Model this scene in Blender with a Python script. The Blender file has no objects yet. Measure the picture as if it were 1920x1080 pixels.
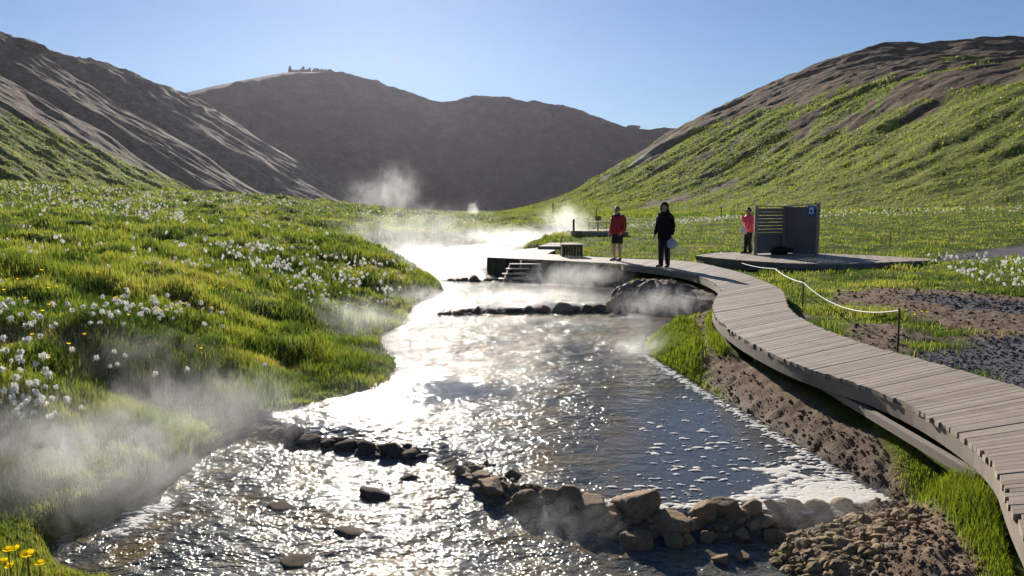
import bpy, bmesh, math, random
import numpy as np
from mathutils import Vector, Matrix, Euler
R = math.radians
scene = bpy.context.scene
COL = scene.collection
random.seed(7); RNG = np.random.default_rng(11)

# ------------------------------------------------------------------ camera, world, sun, exposure
CAMZ = 2.5; FPX = 1450.0; HOR = 388.0
PITCH = math.atan((540 - HOR) / FPX)
cam_d = bpy.data.cameras.new("camera"); cam = bpy.data.objects.new("camera", cam_d); COL.objects.link(cam)
cam_d.sensor_width = 36; cam_d.lens = FPX / 1920 * 36; cam_d.clip_start = 0.05; cam_d.clip_end = 9000
cam.location = (0, 0, CAMZ); cam.rotation_euler = (math.pi / 2 - PITCH, 0, 0)
scene.camera = cam
SUN_EL, SUN_AZ = R(20), R(-10)            # azimuth from +Y towards +X
world = bpy.data.worlds.new("World"); scene.world = world; world.use_nodes = True
wn = world.node_tree; wn.nodes.clear()
sky = wn.nodes.new("ShaderNodeTexSky"); sky.sky_type = 'NISHITA'; sky.sun_disc = False
sky.sun_elevation = SUN_EL; sky.sun_rotation = SUN_AZ
sky.air_density = 1.0; sky.dust_density = 0.12; sky.ozone_density = 6.0; sky.altitude = 100
bg = wn.nodes.new("ShaderNodeBackground"); bg.inputs["Strength"].default_value = 0.05
wo = wn.nodes.new("ShaderNodeOutputWorld")
tint = wn.nodes.new('ShaderNodeMix'); tint.data_type = 'RGBA'; tint.blend_type = 'MULTIPLY'; tint.inputs[0].default_value = 1; tint.inputs[7].default_value = (1.0, .95, .95, 1)
wn.links.new(sky.outputs[0], tint.inputs[6]); wn.links.new(tint.outputs[2], bg.inputs[0]); wn.links.new(bg.outputs[0], wo.inputs[0])
sun_d = bpy.data.lights.new("sun", 'SUN'); sun_d.energy = 5.0; sun_d.angle = R(0.5); sun_d.color = (1.0, 0.93, 0.82)
sun = bpy.data.objects.new("sun", sun_d); COL.objects.link(sun)
sdir = Vector((math.sin(SUN_AZ) * math.cos(SUN_EL), math.cos(SUN_AZ) * math.cos(SUN_EL), math.sin(SUN_EL)))
sun.rotation_euler = sdir.to_track_quat('Z', 'Y').to_euler(); sun.location = sdir * 400
scene.view_settings.view_transform = 'Standard'; scene.view_settings.look = 'None'
scene.view_settings.gamma = 1; scene.view_settings.exposure = 0.85
scene.render.engine = 'CYCLES'
cy = scene.cycles
cy.use_denoising = True
try: cy.denoiser = 'OPENIMAGEDENOISE'
except Exception: pass
cy.max_bounces = 8; cy.diffuse_bounces = 2; cy.glossy_bounces = 2; cy.transmission_bounces = 4
cy.transparent_max_bounces = 12; cy.volume_bounces = 1
cy.caustics_reflective = False; cy.caustics_refractive = False
cy.sample_clamp_indirect = 4.0
cy.volume_step_rate = 1.0; cy.volume_max_steps = 96

# ------------------------------------------------------------------ helpers
FW = Vector((0, math.cos(PITCH), -math.sin(PITCH))); UPV = Vector((0, math.sin(PITCH), math.cos(PITCH)))
def ray(px, py):
    return FW + Vector((1, 0, 0)) * ((px - 960) / FPX) + UPV * ((540 - py) / FPX)
def P(px, py, z):                          # photo pixel -> point on the level z
    d = ray(px, py); t = (z - CAMZ) / d.z
    return (d.x * t, d.y * t)
def Q(px, py, y):                          # photo pixel -> point at depth y
    d = ray(px, py); t = y / d.y
    return (d.x * t, y, CAMZ + d.z * t)

_perm = np.random.default_rng(5).permutation(256).astype(np.int64)
_perm = np.concatenate([_perm, _perm, _perm])
_g = np.random.default_rng(6).normal(size=(256, 2)); _g /= np.linalg.norm(_g, axis=1)[:, None]
def perlin(x, y, seed=0):
    x = np.asarray(x, float) + seed * 17.31; y = np.asarray(y, float) + seed * 9.77
    xi = np.floor(x).astype(np.int64); yi = np.floor(y).astype(np.int64)
    xf = x - xi; yf = y - yi
    u = xf * xf * xf * (xf * (xf * 6 - 15) + 10); v = yf * yf * yf * (yf * (yf * 6 - 15) + 10)
    def gr(ix, iy, fx, fy):
        h = _perm[_perm[(ix + seed * 7) & 255] + (iy & 255)]
        g = _g[h]; return g[..., 0] * fx + g[..., 1] * fy
    a = gr(xi, yi, xf, yf); b = gr(xi + 1, yi, xf - 1, yf); c = gr(xi, yi + 1, xf, yf - 1); d = gr(xi + 1, yi + 1, xf - 1, yf - 1)
    return (a + (b - a) * u) * (1 - v) + (c + (d - c) * u) * v
def fbm(x, y, o=4, seed=0, gain=.5):
    s = 0; a = 1.0; f = 1.0
    for i in range(o):
        s = s + a * perlin(np.asarray(x) * f, np.asarray(y) * f, seed + i); a *= gain; f *= 2.03
    return s
def ridged(x, y, o=4, seed=0):
    s = 0; a = .5; f = 1.0
    for i in range(o):
        s = s + a * (1 - 2 * np.abs(perlin(np.asarray(x) * f, np.asarray(y) * f, seed + i))); a *= .5; f *= 2.03
    return s
def sstep(a, b, x):
    t = np.clip((np.asarray(x, float) - a) / (b - a), 0, 1); return t * t * (3 - 2 * t)
def inside(poly, x, y):
    poly = np.asarray(poly); x = np.asarray(x, float); y = np.asarray(y, float)
    r = np.zeros(x.shape, bool); n = len(poly); j = n - 1
    for i in range(n):
        xi, yi = poly[i]; xj, yj = poly[j]
        if yi != yj:
            r ^= ((yi > y) != (yj > y)) & (x < (xj - xi) * (y - yi) / (yj - yi) + xi)
        j = i
    return r
def dist_line(pts, x, y, closed=False):
    pts = np.asarray(pts, float); x = np.asarray(x, float); y = np.asarray(y, float)
    best = np.full(x.shape, 1e9); n = len(pts)
    for i in range(n if closed else n - 1):
        a = pts[i]; b = pts[(i + 1) % n]; d = b - a; L2 = max(float(d @ d), 1e-12)
        t = np.clip(((x - a[0]) * d[0] + (y - a[1]) * d[1]) / L2, 0, 1)
        best = np.minimum(best, (x - a[0] - t * d[0]) ** 2 + (y - a[1] - t * d[1]) ** 2)
    return np.sqrt(best)
def sdist(poly, x, y):                     # negative inside
    d = dist_line(poly, x, y, True); return np.where(inside(poly, x, y), -d, d)
def smooth_poly(pts, it=2, closed=True):   # Chaikin
    pts = [np.array(p, float) for p in pts]
    for _ in range(it):
        o = []; n = len(pts)
        if not closed: o.append(pts[0])
        for i in range(n if closed else n - 1):
            a = pts[i]; b = pts[(i + 1) % n]; o += [a * .75 + b * .25, a * .25 + b * .75]
        if not closed: o.append(pts[-1])
        pts = o
    return np.array(pts)

def tag(o, label=None, cat=None, group=None, kind=None):
    if label: o['label'] = label
    if cat: o['category'] = cat
    if group: o['group'] = group
    if kind: o['kind'] = kind
    return o
def link_mesh(name, me, mats=None, parent=None, loc=None, smooth=False):
    o = bpy.data.objects.new(name, me); COL.objects.link(o)
    for m in (mats if isinstance(mats, (list, tuple)) else [mats] if mats else []): me.materials.append(m)
    if parent is not None: o.parent = parent
    if loc is not None: o.location = loc
    if smooth: me.polygons.foreach_set("use_smooth", [True] * len(me.polygons))
    return o
def np_mesh(name, V, F, mats=None, parent=None, smooth=False, col=None, uv=None, extra=None):
    """V (n,3); F (m,k) int array or list of such arrays."""
    me = bpy.data.meshes.new(name); V = np.ascontiguousarray(V, dtype=np.float32)
    Fs = F if isinstance(F, list) else [F]
    me.vertices.add(len(V)); me.vertices.foreach_set("co", V.ravel())
    loops = np.concatenate([f.ravel() for f in Fs]).astype(np.int32)
    tot = np.concatenate([np.full(len(f), f.shape[1]) for f in Fs]).astype(np.int32)
    st = np.concatenate([[0], np.cumsum(tot)[:-1]]).astype(np.int32)
    me.loops.add(len(loops)); me.loops.foreach_set("vertex_index", loops)
    me.polygons.add(len(tot)); me.polygons.foreach_set("loop_start", st); me.polygons.foreach_set("loop_total", tot)
    me.polygons.foreach_set("use_smooth", np.full(len(tot), bool(smooth)))
    for nm, arr in ([("Col", col)] if col is not None else []) + list((extra or {}).items()):
        arr = np.asarray(arr, np.float32)
        if arr.ndim == 1:
            a = me.attributes.new(nm, 'FLOAT', 'POINT'); a.data.foreach_set("value", np.ascontiguousarray(arr))
        else:
            if arr.shape[1] == 3: arr = np.hstack([arr, np.ones((len(arr), 1), np.float32)])
            a = me.attributes.new(nm, 'FLOAT_COLOR', 'POINT'); a.data.foreach_set("color", np.ascontiguousarray(arr).ravel())
    if uv is not None:
        u = me.uv_layers.new(name="UVMap"); u.data.foreach_set("uv", np.ascontiguousarray(np.asarray(uv, np.float32)[loops]).ravel())
    me.update(calc_edges=True); me.validate()
    return link_mesh(name, me, mats, parent)
def grid_faces(nr, nc):
    i = np.arange(nr - 1)[:, None] * nc + np.arange(nc - 1)[None, :]
    return np.stack([i, i + 1, i + nc + 1, i + nc], -1).reshape(-1, 4)
def empty(name, loc, rz=0.0):
    o = bpy.data.objects.new(name, None); COL.objects.link(o); o.location = loc; o.rotation_euler = (0, 0, rz)
    o.empty_display_size = .1; return o

# ------------------------------------------------------------------ material helpers
class MT:
    def __init__(s, name):
        s.m = bpy.data.materials.new(name); s.m.use_nodes = True; s.t = s.m.node_tree; s.t.nodes.clear()
        s.out = s.t.nodes.new("ShaderNodeOutputMaterial")
    def set(s, sock, v):
        if isinstance(v, bpy.types.NodeSocket): s.t.links.new(v, sock)
        elif v is not None:
            if hasattr(sock.default_value, "__len__") and not isinstance(v, str):
                v = tuple(v)
                if len(sock.default_value) == 4 and len(v) == 3: v = v + (1,)
            sock.default_value = v
    def n(s, typ, out=0, attrs=None, **inp):
        nd = s.t.nodes.new(typ)
        for k, v in (attrs or {}).items(): setattr(nd, k, v)
        for k, v in inp.items():
            key = int(k[1:]) if k[0] == 'i' and k[1:].isdigit() else k.replace("_", " ")
            s.set(nd.inputs[key], v)
        return nd.outputs[out]
    def noise(s, scale, detail=4, rough=.55, vec=None, dist=0.0, out=0):
        return s.n("ShaderNodeTexNoise", out, Scale=scale, Detail=detail, Roughness=rough, Vector=vec, Distortion=dist)
    def math(s, op, a, b=None, clamp=False):
        return s.n("ShaderNodeMath", attrs={"operation": op, "use_clamp": clamp}, i0=a, i1=b)
    def vmath(s, op, a, b=None):
        return s.n("ShaderNodeVectorMath", attrs={"operation": op}, i0=a, i1=b)
    def mix(s, f, a, b, blend='MIX'):
        nd = s.t.nodes.new("ShaderNodeMix"); nd.data_type = 'RGBA'; nd.blend_type = blend; nd.clamp_factor = True
        s.set(nd.inputs[0], f); s.set(nd.inputs[6], a); s.set(nd.inputs[7], b); return nd.outputs[2]
    def ramp(s, f, stops):
        nd = s.t.nodes.new("ShaderNodeValToRGB"); e = nd.color_ramp.elements
        while len(e) < len(stops): e.new(.5)
        for el, (p, c) in zip(e, stops):
            el.position = p; el.color = (c, c, c, 1) if not hasattr(c, "__len__") else tuple(c) + ((1,) if len(c) == 3 else ())
        s.set(nd.inputs[0], f); return nd.outputs[0]
    def attr(s, name, out=0): return s.n("ShaderNodeAttribute", out, attrs={"attribute_name": name})
    def rng(s, v, a, b, c=0.0, d=1.0, smooth=True):
        return s.n("ShaderNodeMapRange", attrs={"interpolation_type": 'SMOOTHSTEP' if smooth else 'LINEAR'}, i0=v, i1=a, i2=b, i3=c, i4=d)
    def obj(s): return s.n("ShaderNodeTexCoord", 3)
    def pos(s): return s.n("ShaderNodeNewGeometry", 0)
    def scl(s, v, sc): return s.n("ShaderNodeMapping", Vector=v, Scale=sc)
    def bump(s, h, strength=.5, dist=.02, normal=None):
        return s.n("ShaderNodeBump", Strength=strength, Distance=dist, Height=h, Normal=normal)
    def pbsdf(s, col, rough=.7, normal=None, spec=.3, **kw):
        return s.n("ShaderNodeBsdfPrincipled", Base_Color=col, Roughness=rough, Normal=normal, Specular_IOR_Level=spec, **kw)
    def done(s, sh, vol=None):
        if sh is not None: s.t.links.new(sh, s.out.inputs[0])
        if vol is not None: s.t.links.new(vol, s.out.inputs[1])
        return s.m
def simple_mat(name, col, rough=.7, spec=.3, var=.15, scale=20, bump=.0, metal=0.0):
    m = MT(name); n = m.noise(scale, 4, vec=m.obj())
    c = m.mix(n, [x * (1 - var) for x in col], [min(1, x * (1 + var)) for x in col])
    return m.done(m.pbsdf(c, rough, m.bump(n, bump, .01) if bump else None, spec, Metallic=metal))
# ------------------------------------------------------------------ plan of the place
DECK = 0.8
def dam_front_y(x):                        # curve of the front stone dam and of the rapids' lip further left
    return np.interp(x, [-3.6, -2.9, -2.2, -1.2, -.75, -.45, -.1, .4, 1.0, 1.7, 2.4, 3.2, 4.5], [8.6, 8.55, 8.2, 7.9, 7.7, 7.0, 6.4, 5.95, 5.74, 5.72, 5.78, 5.9, 6.0])
def water_level(x, y):
    x = np.asarray(x, float); y = np.asarray(y, float)
    w = np.interp(x, [-3, -1, -.4, .2], [.35, 1.2, .8, .25])
    L = .13 * sstep(-.5, .5, (y - dam_front_y(x)) / w)
    L = L + .06 * sstep(17.2, 17.9, y) + .06 * sstep(24.2, 24.8, y) + .002 * np.clip(y - 26, 0, 60)
    return L
def PL(px, py):                            # pixel -> point on the water sheet
    z = .13
    for _ in range(6):
        x, y = P(px, py, z); z = float(water_level(x, y))
    return (x, y)
def px_list(s, f): return [f(*map(float, p.split(','))) for p in s.split()]
river_left = [(-1.3, -3), (-1.75, 2.5), (-1.95, 4.0), (-2.15, 4.7), (-2.9, 4.95)] + px_list(
    "95,1030 130,1003 205,975 300,925 345,900 420,832 478,800 505,788 560,770 640,746 700,734 748,706 757,688 742,660 716,641 738,622 778,604 768,588 792,568 836,549 832,535 800,520 760,505 715,493 692,481 730,472 800,466 880,460 945,452 1000,444 1015,438", PL)
river_right = px_list("1060,436 1080,442 1050,452 1000,466 960,484 1000,497 1080,505 1150,522 1163,540 1158,556 1185,574 1250,588 1320,585 1328,592 1292,608 1240,616 1212,628 1206,645 1216,667 1262,695 1322,732 1400,776 1480,826 1560,873 1632,915 1692,950 1668,962 1600,972 1520,988 1470,1010 1440,1035 1462,1060 1490,1085", PL) + [(2.25, 4.2), (2.0, 2.5), (1.9, -3)]
RIVER = np.array([tuple(p) for p in river_left + river_right])
RIVER = smooth_poly(RIVER, 1)
D = lambda px, py: P(px, py, DECK)
walk_L = px_list("1968,1100 1924,1010 1893,945 1868,866 1780,800 1690,750 1600,716 1500,688 1400,640 1352,606 1336,585 1337,562 1357,541 1325,522 1290,512 1240,504 1165,495", D)
walk_Rpx = "1600,640 1500,598 1474,572 1472,546 1440,530 1395,512 1345,500 1300,490 1235,487 1170,485"
walk_R = [(5.05, 3.3), (5.2, 4.0), (5.15, 4.6), (5.05, 5.4), (4.95, 6.2), (4.85, 7.0)] + px_list("1880,716 1760,682 " + walk_Rpx, D)
walk_L = [(3.2, 2.6)] + [tuple(p) for p in walk_L]
walk_R = [(4.7, 2.4)] + walk_R
def resample(pts, n):
    pts = np.asarray(pts, float); s = np.concatenate([[0], np.cumsum(np.linalg.norm(np.diff(pts, axis=0), axis=1))])
    t = np.linspace(0, s[-1], n); return np.stack([np.interp(t, s, pts[:, k]) for k in range(pts.shape[1])], 1)
walk_L = smooth_poly(walk_L, 2, False); walk_R = smooth_poly(walk_R, 2, False)
WALK = np.vstack([walk_L, walk_R[::-1]])
bath_front = px_list("1165,495 1060,489 980,485.5 913,482.5", D)
bath_back = px_list("1170,485 1088,480.5 1028,476.5 1052,463 1010,463.5 972,468", D)
BATH = np.array(px_list("1165,495 1060,489 980,485.5 913,482.5 972,468 1010,463.5 1052,463 1028,476.5 1088,480.5 1170,485", D))
SHELT = np.array(px_list("1303,479 1345,484 1410,489.5 1480,493.5 1560,494.5 1640,492.5 1745,488 1745,485 1660,480 1560,475.5 1480,472.5 1420,471.5 1340,474", D))
GR = lambda px, py: P(px, py, .55)
SOILS = [smooth_poly(px_list(s, GR), 2) for s in (
    "1530,556 1640,545 1760,552 1920,566 2100,580 2150,690 1920,640 1830,628 1740,610 1640,585",
    "1590,640 1600,622 1640,612 1700,622 1735,640 1700,655 1640,662",
    "1440,556 1475,575 1500,596 1478,602 1462,580",
    "1780,640 1840,630 2000,655 2100,700 1950,690 1860,665")]
GRAVELS = [smooth_poly(px_list(s, GR), 2) for s in (
    "1640,668 1700,676 1800,655 1920,640 2200,650 2500,780 2200,900 1920,745 1800,708",
    "1745,492 1830,478 1990,468 2200,470 2200,482 1950,486 1850,492 1780,497",
    "1690,560 1790,566 1920,580 2050,596 2000,606 1880,598 1760,584")]
SOILBANK = np.array([tuple(p) for p in px_list("1328,600 1300,640 1290,690 1400,775 1480,826 1560,873 1632,915 1692,950 1600,985 1520,1005 1470,1040 1490,1090", PL)] + [(2.2, 4.0), (2.9, 4.0)] +
                    px_list("1850,1010 1790,960 1745,880 1700,845 1640,790 1560,752 1480,712 1410,668 1360,630", GR))
HEAP = np.array(px_list("1440,978 1520,962 1600,958 1680,952 1725,962 1730,1000 1690,1050 1640,1080 1580,1080 1540,1060 1480,1040 1430,1000", lambda a, b: P(a, b, .17)))
LUSH = [smooth_poly(px_list(s, lambda a, b: P(a, b, z)), 1) for s, z in (
    ("1212,625 1250,612 1300,612 1318,640 1312,680 1285,702 1240,688 1210,655", .35),
    ("1318,600 1345,590 1385,630 1400,668 1365,665 1330,640", .5), ("1480,700 1540,700 1560,735 1510,735", .5),
    ("1640,765 1700,790 1770,850 1850,900 1910,1010 1960,1100 1860,1100 1835,1010 1770,930 1720,860 1650,800", .45))]
# ground heights away from the river: control points (x, y, z), thin-plate spline
_c = []
for px, py, y in [(60, 1062, 3.9), (-150, 1100, 3.6), (0, 850, 5.6), (-300, 820, 5.6), (0, 760, 6.2), (0, 700, 7.2), (150, 620, 9), (-200, 600, 9), (300, 620, 9.6), (300, 700, 8.3),
                  (420, 760, 9.2), (500, 640, 11.5), (600, 600, 14), (690, 615, 15.5), (400, 520, 14.5), (100, 500, 15), (-300, 480, 16), (650, 520, 20), (500, 440, 27), (200, 415, 30),
                  (-300, 390, 34), (800, 512, 21), (690, 660, 13.2), (700, 450, 37), (850, 428, 52), (620, 415, 45), (0, 346, 74), (-500, 310, 74), (300, 362, 74), (520, 376, 74), (700, 395, 74), (900, 410, 78), (980, 412, 95)]:
    x, y, z = Q(px, py, y); _c.append((x, y, z))
_c += [(-9, 2, 1.0), (-3, 1.5, .7), (-3.2, 5.4, .28), (-4.4, 5.5, .3), (2.7, 3, .42), (3.2, 4.7, .42), (3.6, 6.5, .46), (3.5, 8.5, .48), (3.3, 11, .46), (4.2, 14, .48), (5.5, 10, .55), (9, 10, .62),
       (14, 10, .7), (7, 16, .6), (10, 22, .6), (18, 24, .72), (16, 28, .66), (11, 30, .62), (20, 33, .75), (6, 28, .6), (8, 20, .5), (6.2, 22, .4), (5, 27.5, .55), (3.2, 35, .8), (6, 40, .9), (16, 42, .95), (28, 45, 1.2),
       (12, 60, 1.0), (30, 70, 1.4), (55, 80, 2.2), (2, 60, .9), (6, 90, 1.0), (3, 16, .4), (5, 3, .45), (9, 2, .5), (20, 4, .7), (40, 20, 1.3)]
_c = np.array(_c)
def _tps(ctrl, lam=.02):
    n = len(ctrl); p = ctrl[:, :2] / 20.0
    U = lambda r2: np.where(r2 > 1e-12, r2 * np.log(np.maximum(r2, 1e-12)), 0)
    K = U(((p[:, None] - p[None]) ** 2).sum(-1)) + lam * np.eye(n)
    Pm = np.hstack([np.ones((n, 1)), p]); A = np.zeros((n + 3, n + 3)); A[:n, :n] = K; A[:n, n:] = Pm; A[n:, :n] = Pm.T
    w = np.linalg.solve(A, np.concatenate([ctrl[:, 2], [0, 0, 0]]))
    def f(x, y):
        x = np.asarray(x, float) / 20; y = np.asarray(y, float) / 20; o = w[n] + w[n + 1] * x + w[n + 2] * y
        for i in range(n): o = o + w[i] * U((x - p[i, 0]) ** 2 + (y - p[i, 1]) ** 2)
        return o
    return f
_tpsf = _tps(_c)
def ground_z(x, y, want_zone=False):
    shp = np.shape(x); x = np.ravel(np.asarray(x, float)); y = np.ravel(np.asarray(y, float))
    # beyond the mapped patch the plain continues level
    cx = np.clip(x, -62, 62); cyy = np.clip(y, 0, 95)
    g = _tpsf(cx, cyy)
    brow = sstep(72, 120, y) * np.where(x < 8, 1, .0)
    g = g * (1 - brow) + brow * np.minimum(g, .5)
    g = np.clip(g, .15, 6)
    rd = sdist(RIVER, x, y) if len(x) else np.zeros(0)
    L = water_level(x, y)
    dep = np.hypot(x, y)
    # zones
    soil = np.zeros_like(x); grav = np.zeros_like(x); lush = np.zeros_like(x)
    wob = .25 * fbm(x * 1.6, y * 1.6, 3, 31)
    near = dep < 90
    xs, ys = x[near], y[near]
    s = np.zeros(len(xs)); gv = np.zeros(len(xs)); lu = np.zeros(len(xs))
    for p in SOILS: s = np.maximum(s, 1 - sstep(-.15, .35, sdist(p, xs, ys) + wob[near] * 2))
    s = np.maximum(s, 1 - sstep(-.05, .12, sdist(SOILBANK, xs, ys) + wob[near] * .35))
    for p in GRAVELS: gv = np.maximum(gv, 1 - sstep(-.1, .3, sdist(p, xs, ys) + wob[near] * 1.6))
    for p in LUSH: lu = np.maximum(lu, 1 - sstep(-.1, .12, sdist(p, xs, ys) + wob[near] * .4))
    soil[near] = s * (1 - lu); grav[near] = gv; lush[near] = lu
    # hummocks and tussocks
    hum = .17 * fbm(x * .45, y * .45, 3, 3) + .17 * np.clip(ridged(x * .85, y * .6, 3, 9), -.3, 1) * (.4 + .6 * sstep(3, 12, rd))
    hum = hum * np.where(x > 2, .6, 1.45) * (1 - .6 * np.maximum(soil, grav)) * (1 + .8 * sstep(30, 70, dep))
    clods = .06 * ridged(x * 2.6, y * 2.6, 4, 14) + .03 * fbm(x * 9, y * 9, 3, 15)
    hum = hum + clods * np.where(grav > soil, .35, 1) * np.maximum(soil, grav * .6) + lush * .10
    wd = dist_line(WALK, x, y); under = (inside(WALK, x, y) | inside(SHELT, x, y) | inside(BATH, x, y))
    g = g + hum
    g = np.where(under, np.minimum(g, .52), np.minimum(g, np.where(wd < .5, .66 + wd * .3, 99)))
    hp = np.zeros_like(x); hp[near] = 1 - sstep(-.35, .35, sdist(HEAP, xs, ys)); g = g - (g - L - .06) * .6 * hp
    left = x < np.interp(y, [0, 5, 10, 20, 30], [0, 0, 0, .0, -1])
    bw = np.where(left, 1.35 + .6 * fbm(x * .6, y * .6, 2, 41), .6)
    t = np.clip(rd / np.maximum(bw, .3), 0, 1)
    prof = np.where(left, .30 * np.clip(t * 8, 0, 1) + .70 * t ** 1.2, 1 - (1 - t) ** 1.7)
    edge_rough = .05 * fbm(x * 5, y * 5, 3, 44) * (1 - t)
    land = (L - .03) + np.maximum(g - L, .12) * prof + edge_rough
    di = np.clip(-rd / .9, 0, 1)
    bedn = .10 * fbm(x * 2.2, y * 2.2, 3, 50) + .035 * ridged(x * 6, y * 6, 2, 51)
    bed = L - .05 - .26 * di + bedn * np.clip(di * 2, 0, 1)
    fx = (y < dam_front_y(x)) ; bed = bed + np.where(fx, .075 * np.clip(di * 1.5, 0, 1), 0)
    z = np.where(rd > 0, land, bed)
    z = z - np.where(dep > 110, np.clip((dep - 110) * .01, 0, 2), 0)
    if want_zone:
        wet = 1 - sstep(-.02, .06, rd); damp = 1 - sstep(.0, .35, rd)
        return z.reshape(shp), soil.reshape(shp), grav.reshape(shp), wet.reshape(shp), lush.reshape(shp), rd.reshape(shp), damp.reshape(shp)
    return z.reshape(shp)
def gz(x, y): return float(ground_z(np.array([x]), np.array([y]))[0])
def hit(px, py, far=90):                   # first ground point under a photo pixel
    d = ray(px, py); t = np.geomspace(3, far, 900); X = d.x * t; Y = d.y * t; Z = CAMZ + d.z * t
    h = np.nonzero(Z <= ground_z(X, Y))[0]
    k = h[0] if len(h) else -1
    return float(X[k]), float(Y[k]), float(Z[k])
# ------------------------------------------------------------------ setting: ground, water, hills
def fan(r0, r1, nr, a0, a1, na):
    r = np.geomspace(r0, r1, nr); a = np.linspace(R(a0), R(a1), na)
    RR, AA = np.meshgrid(r, a, indexing='ij'); return RR * np.sin(AA), RR * np.cos(AA)
# ground material
m = MT("meadow_ground")
p = m.obj()
zone = m.attr("zone"); zr = m.n("ShaderNodeSeparateColor", 0, Color=zone); zg = m.n("ShaderNodeSeparateColor", 1, Color=zone); zb = m.n("ShaderNodeSeparateColor", 2, Color=zone)
n1 = m.noise(.35, 5, vec=p); n2 = m.noise(3.0, 6, .6, vec=p); n3 = m.noise(22, 5, .65, vec=p)
grass = m.ramp(m.math('ADD', m.math('MULTIPLY', n1, .6), m.math('MULTIPLY', n2, .4)), [(.3, (.04, .058, .010)), (.48, (.09, .12, .014)), (.62, (.15, .17, .02)), (.78, (.16, .14, .04))])
grass = m.mix(m.rng(n3, .35, .7), grass, m.mix(.6, grass, (.02, .028, .008)))
soil = m.ramp(m.math('ADD', m.math('MULTIPLY', n2, .55), m.math('MULTIPLY', n3, .45)), [(.28, (.085, .056, .038)), (.5, (.19, .135, .096)), (.72, (.31, .235, .175))])
grav = m.ramp(m.noise(60, 3, .7, vec=p), [(.3, (.05, .048, .05)), (.55, (.13, .123, .13)), (.75, (.24, .225, .23))])
bed = m.ramp(m.math('ADD', m.math('MULTIPLY', m.noise(1.3, 5, .6, vec=p), .6), m.math('MULTIPLY', n3, .4)), [(.3, (.03, .03, .026)), (.46, (.10, .085, .05)), (.58, (.20, .14, .055)), (.72, (.24, .20, .13))])
c = m.mix(zr, grass, soil); c = m.mix(zg, c, grav); c = m.mix(zb, c, bed)
dampm = m.attr("damp", 2)
c = m.mix(m.math('MULTIPLY', dampm, .6), c, m.mix(1.0, c, (.45, .40, .36), 'MULTIPLY'))
h = m.math('ADD', m.math('MULTIPLY', n3, .5), m.math('MULTIPLY', m.noise(70, 3, .7, vec=p), .35))
M_GROUND = m.done(m.pbsdf(c, m.rng(dampm, 0, 1, .95, .7), m.bump(h, .8, .04), .06))
X, Y = fan(1.6, 130, 620, -50, 50, 560)
Z, so, gr, wet, lu, rd, damp = ground_z(X, Y, True)
X2, Y2 = fan(130, 4500, 60, -50, 50, 560)
Z2 = ground_z(X2, Y2)
V = np.stack([np.vstack([X, X2[1:]]), np.vstack([Y, Y2[1:]]), np.vstack([Z, Z2[1:]])], -1).reshape(-1, 3)
zz = np.zeros((len(V), 3)); k = Z.size
zz[:k, 0] = so.ravel(); zz[:k, 1] = gr.ravel(); zz[:k, 2] = wet.ravel()
dd = np.zeros(len(V)); dd[:k] = (damp * (1 - lu)).ravel()
ground = np_mesh("ground", V, grid_faces(620 + 59, 560), M_GROUND, smooth=True, extra={"zone": zz, "damp": dd})
tag(ground, kind='structure')

# water: fresnel mirror over a clear, faintly grey-blue body
m = MT("stream_water"); p = m.pos(); rough = m.attr("rough", 2)
pw = m.scl(p, (1.0, 1.25, 1)); warp = m.noise(1.1, 3, vec=p, out=1); pw = m.vmath('ADD', pw, m.vmath('MULTIPLY', m.vmath('SUBTRACT', warp, (.5, .5, .5)), (.5, .5, .5)))
h1 = m.noise(6, 2, .5, vec=pw); h2 = m.noise(15, 2, .5, vec=pw); h3 = m.noise(34, 1, .5, vec=pw)
h0 = m.noise(2.2, 2, .5, vec=pw)
hh = m.math('ADD', m.math('ADD', m.math('MULTIPLY', h0, .7), m.math('MULTIPLY', h1, .5)), m.math('ADD', m.math('MULTIPLY', h2, .26), m.math('MULTIPLY', h3, .10)))
bp = m.n("ShaderNodeBump", Strength=m.rng(rough, 0, 1, .07, 1.0), Distance=m.rng(m.n("ShaderNodeSeparateXYZ", 1, Vector=p), 7, 15, .10, .18), Height=hh)
fr = m.n("ShaderNodeFresnel", IOR=1.33, Normal=bp)
gl = m.n("ShaderNodeBsdfAnisotropic", Color=(.62, .62, .62), Roughness=m.rng(rough, 0, 1, .04, .065), Normal=bp)
tr = m.n("ShaderNodeBsdfTransparent", Color=(.74, .78, .78))
murk_and_sky = m.n("ShaderNodeBsdfDiffuse", Color=m.mix(m.rng(rough, .15, .7), (.165, .19, .22), m.ramp(m.noise(1.9, 5, .65, vec=p), [(.36, (.10, .105, .095)), (.47, (.25, .25, .235)), (.56, (.33, .26, .16)), (.66, (.30, .19, .045))])), Normal=bp)  # calm pool: blue sky reflection painted into the body; elsewhere bed tones
body = m.n("ShaderNodeMixShader", i0=.46, i1=tr, i2=murk_and_sky)
gl2 = m.n("ShaderNodeBsdfAnisotropic", Color=(.62, .62, .62), Roughness=m.rng(rough, 0, 1, .08, .20), Normal=bp)
M_WATER = m.done(m.n("ShaderNodeMixShader", i0=fr, i1=body, i2=m.n("ShaderNodeMixShader", i0=.16, i1=gl, i2=gl2)))
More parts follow.
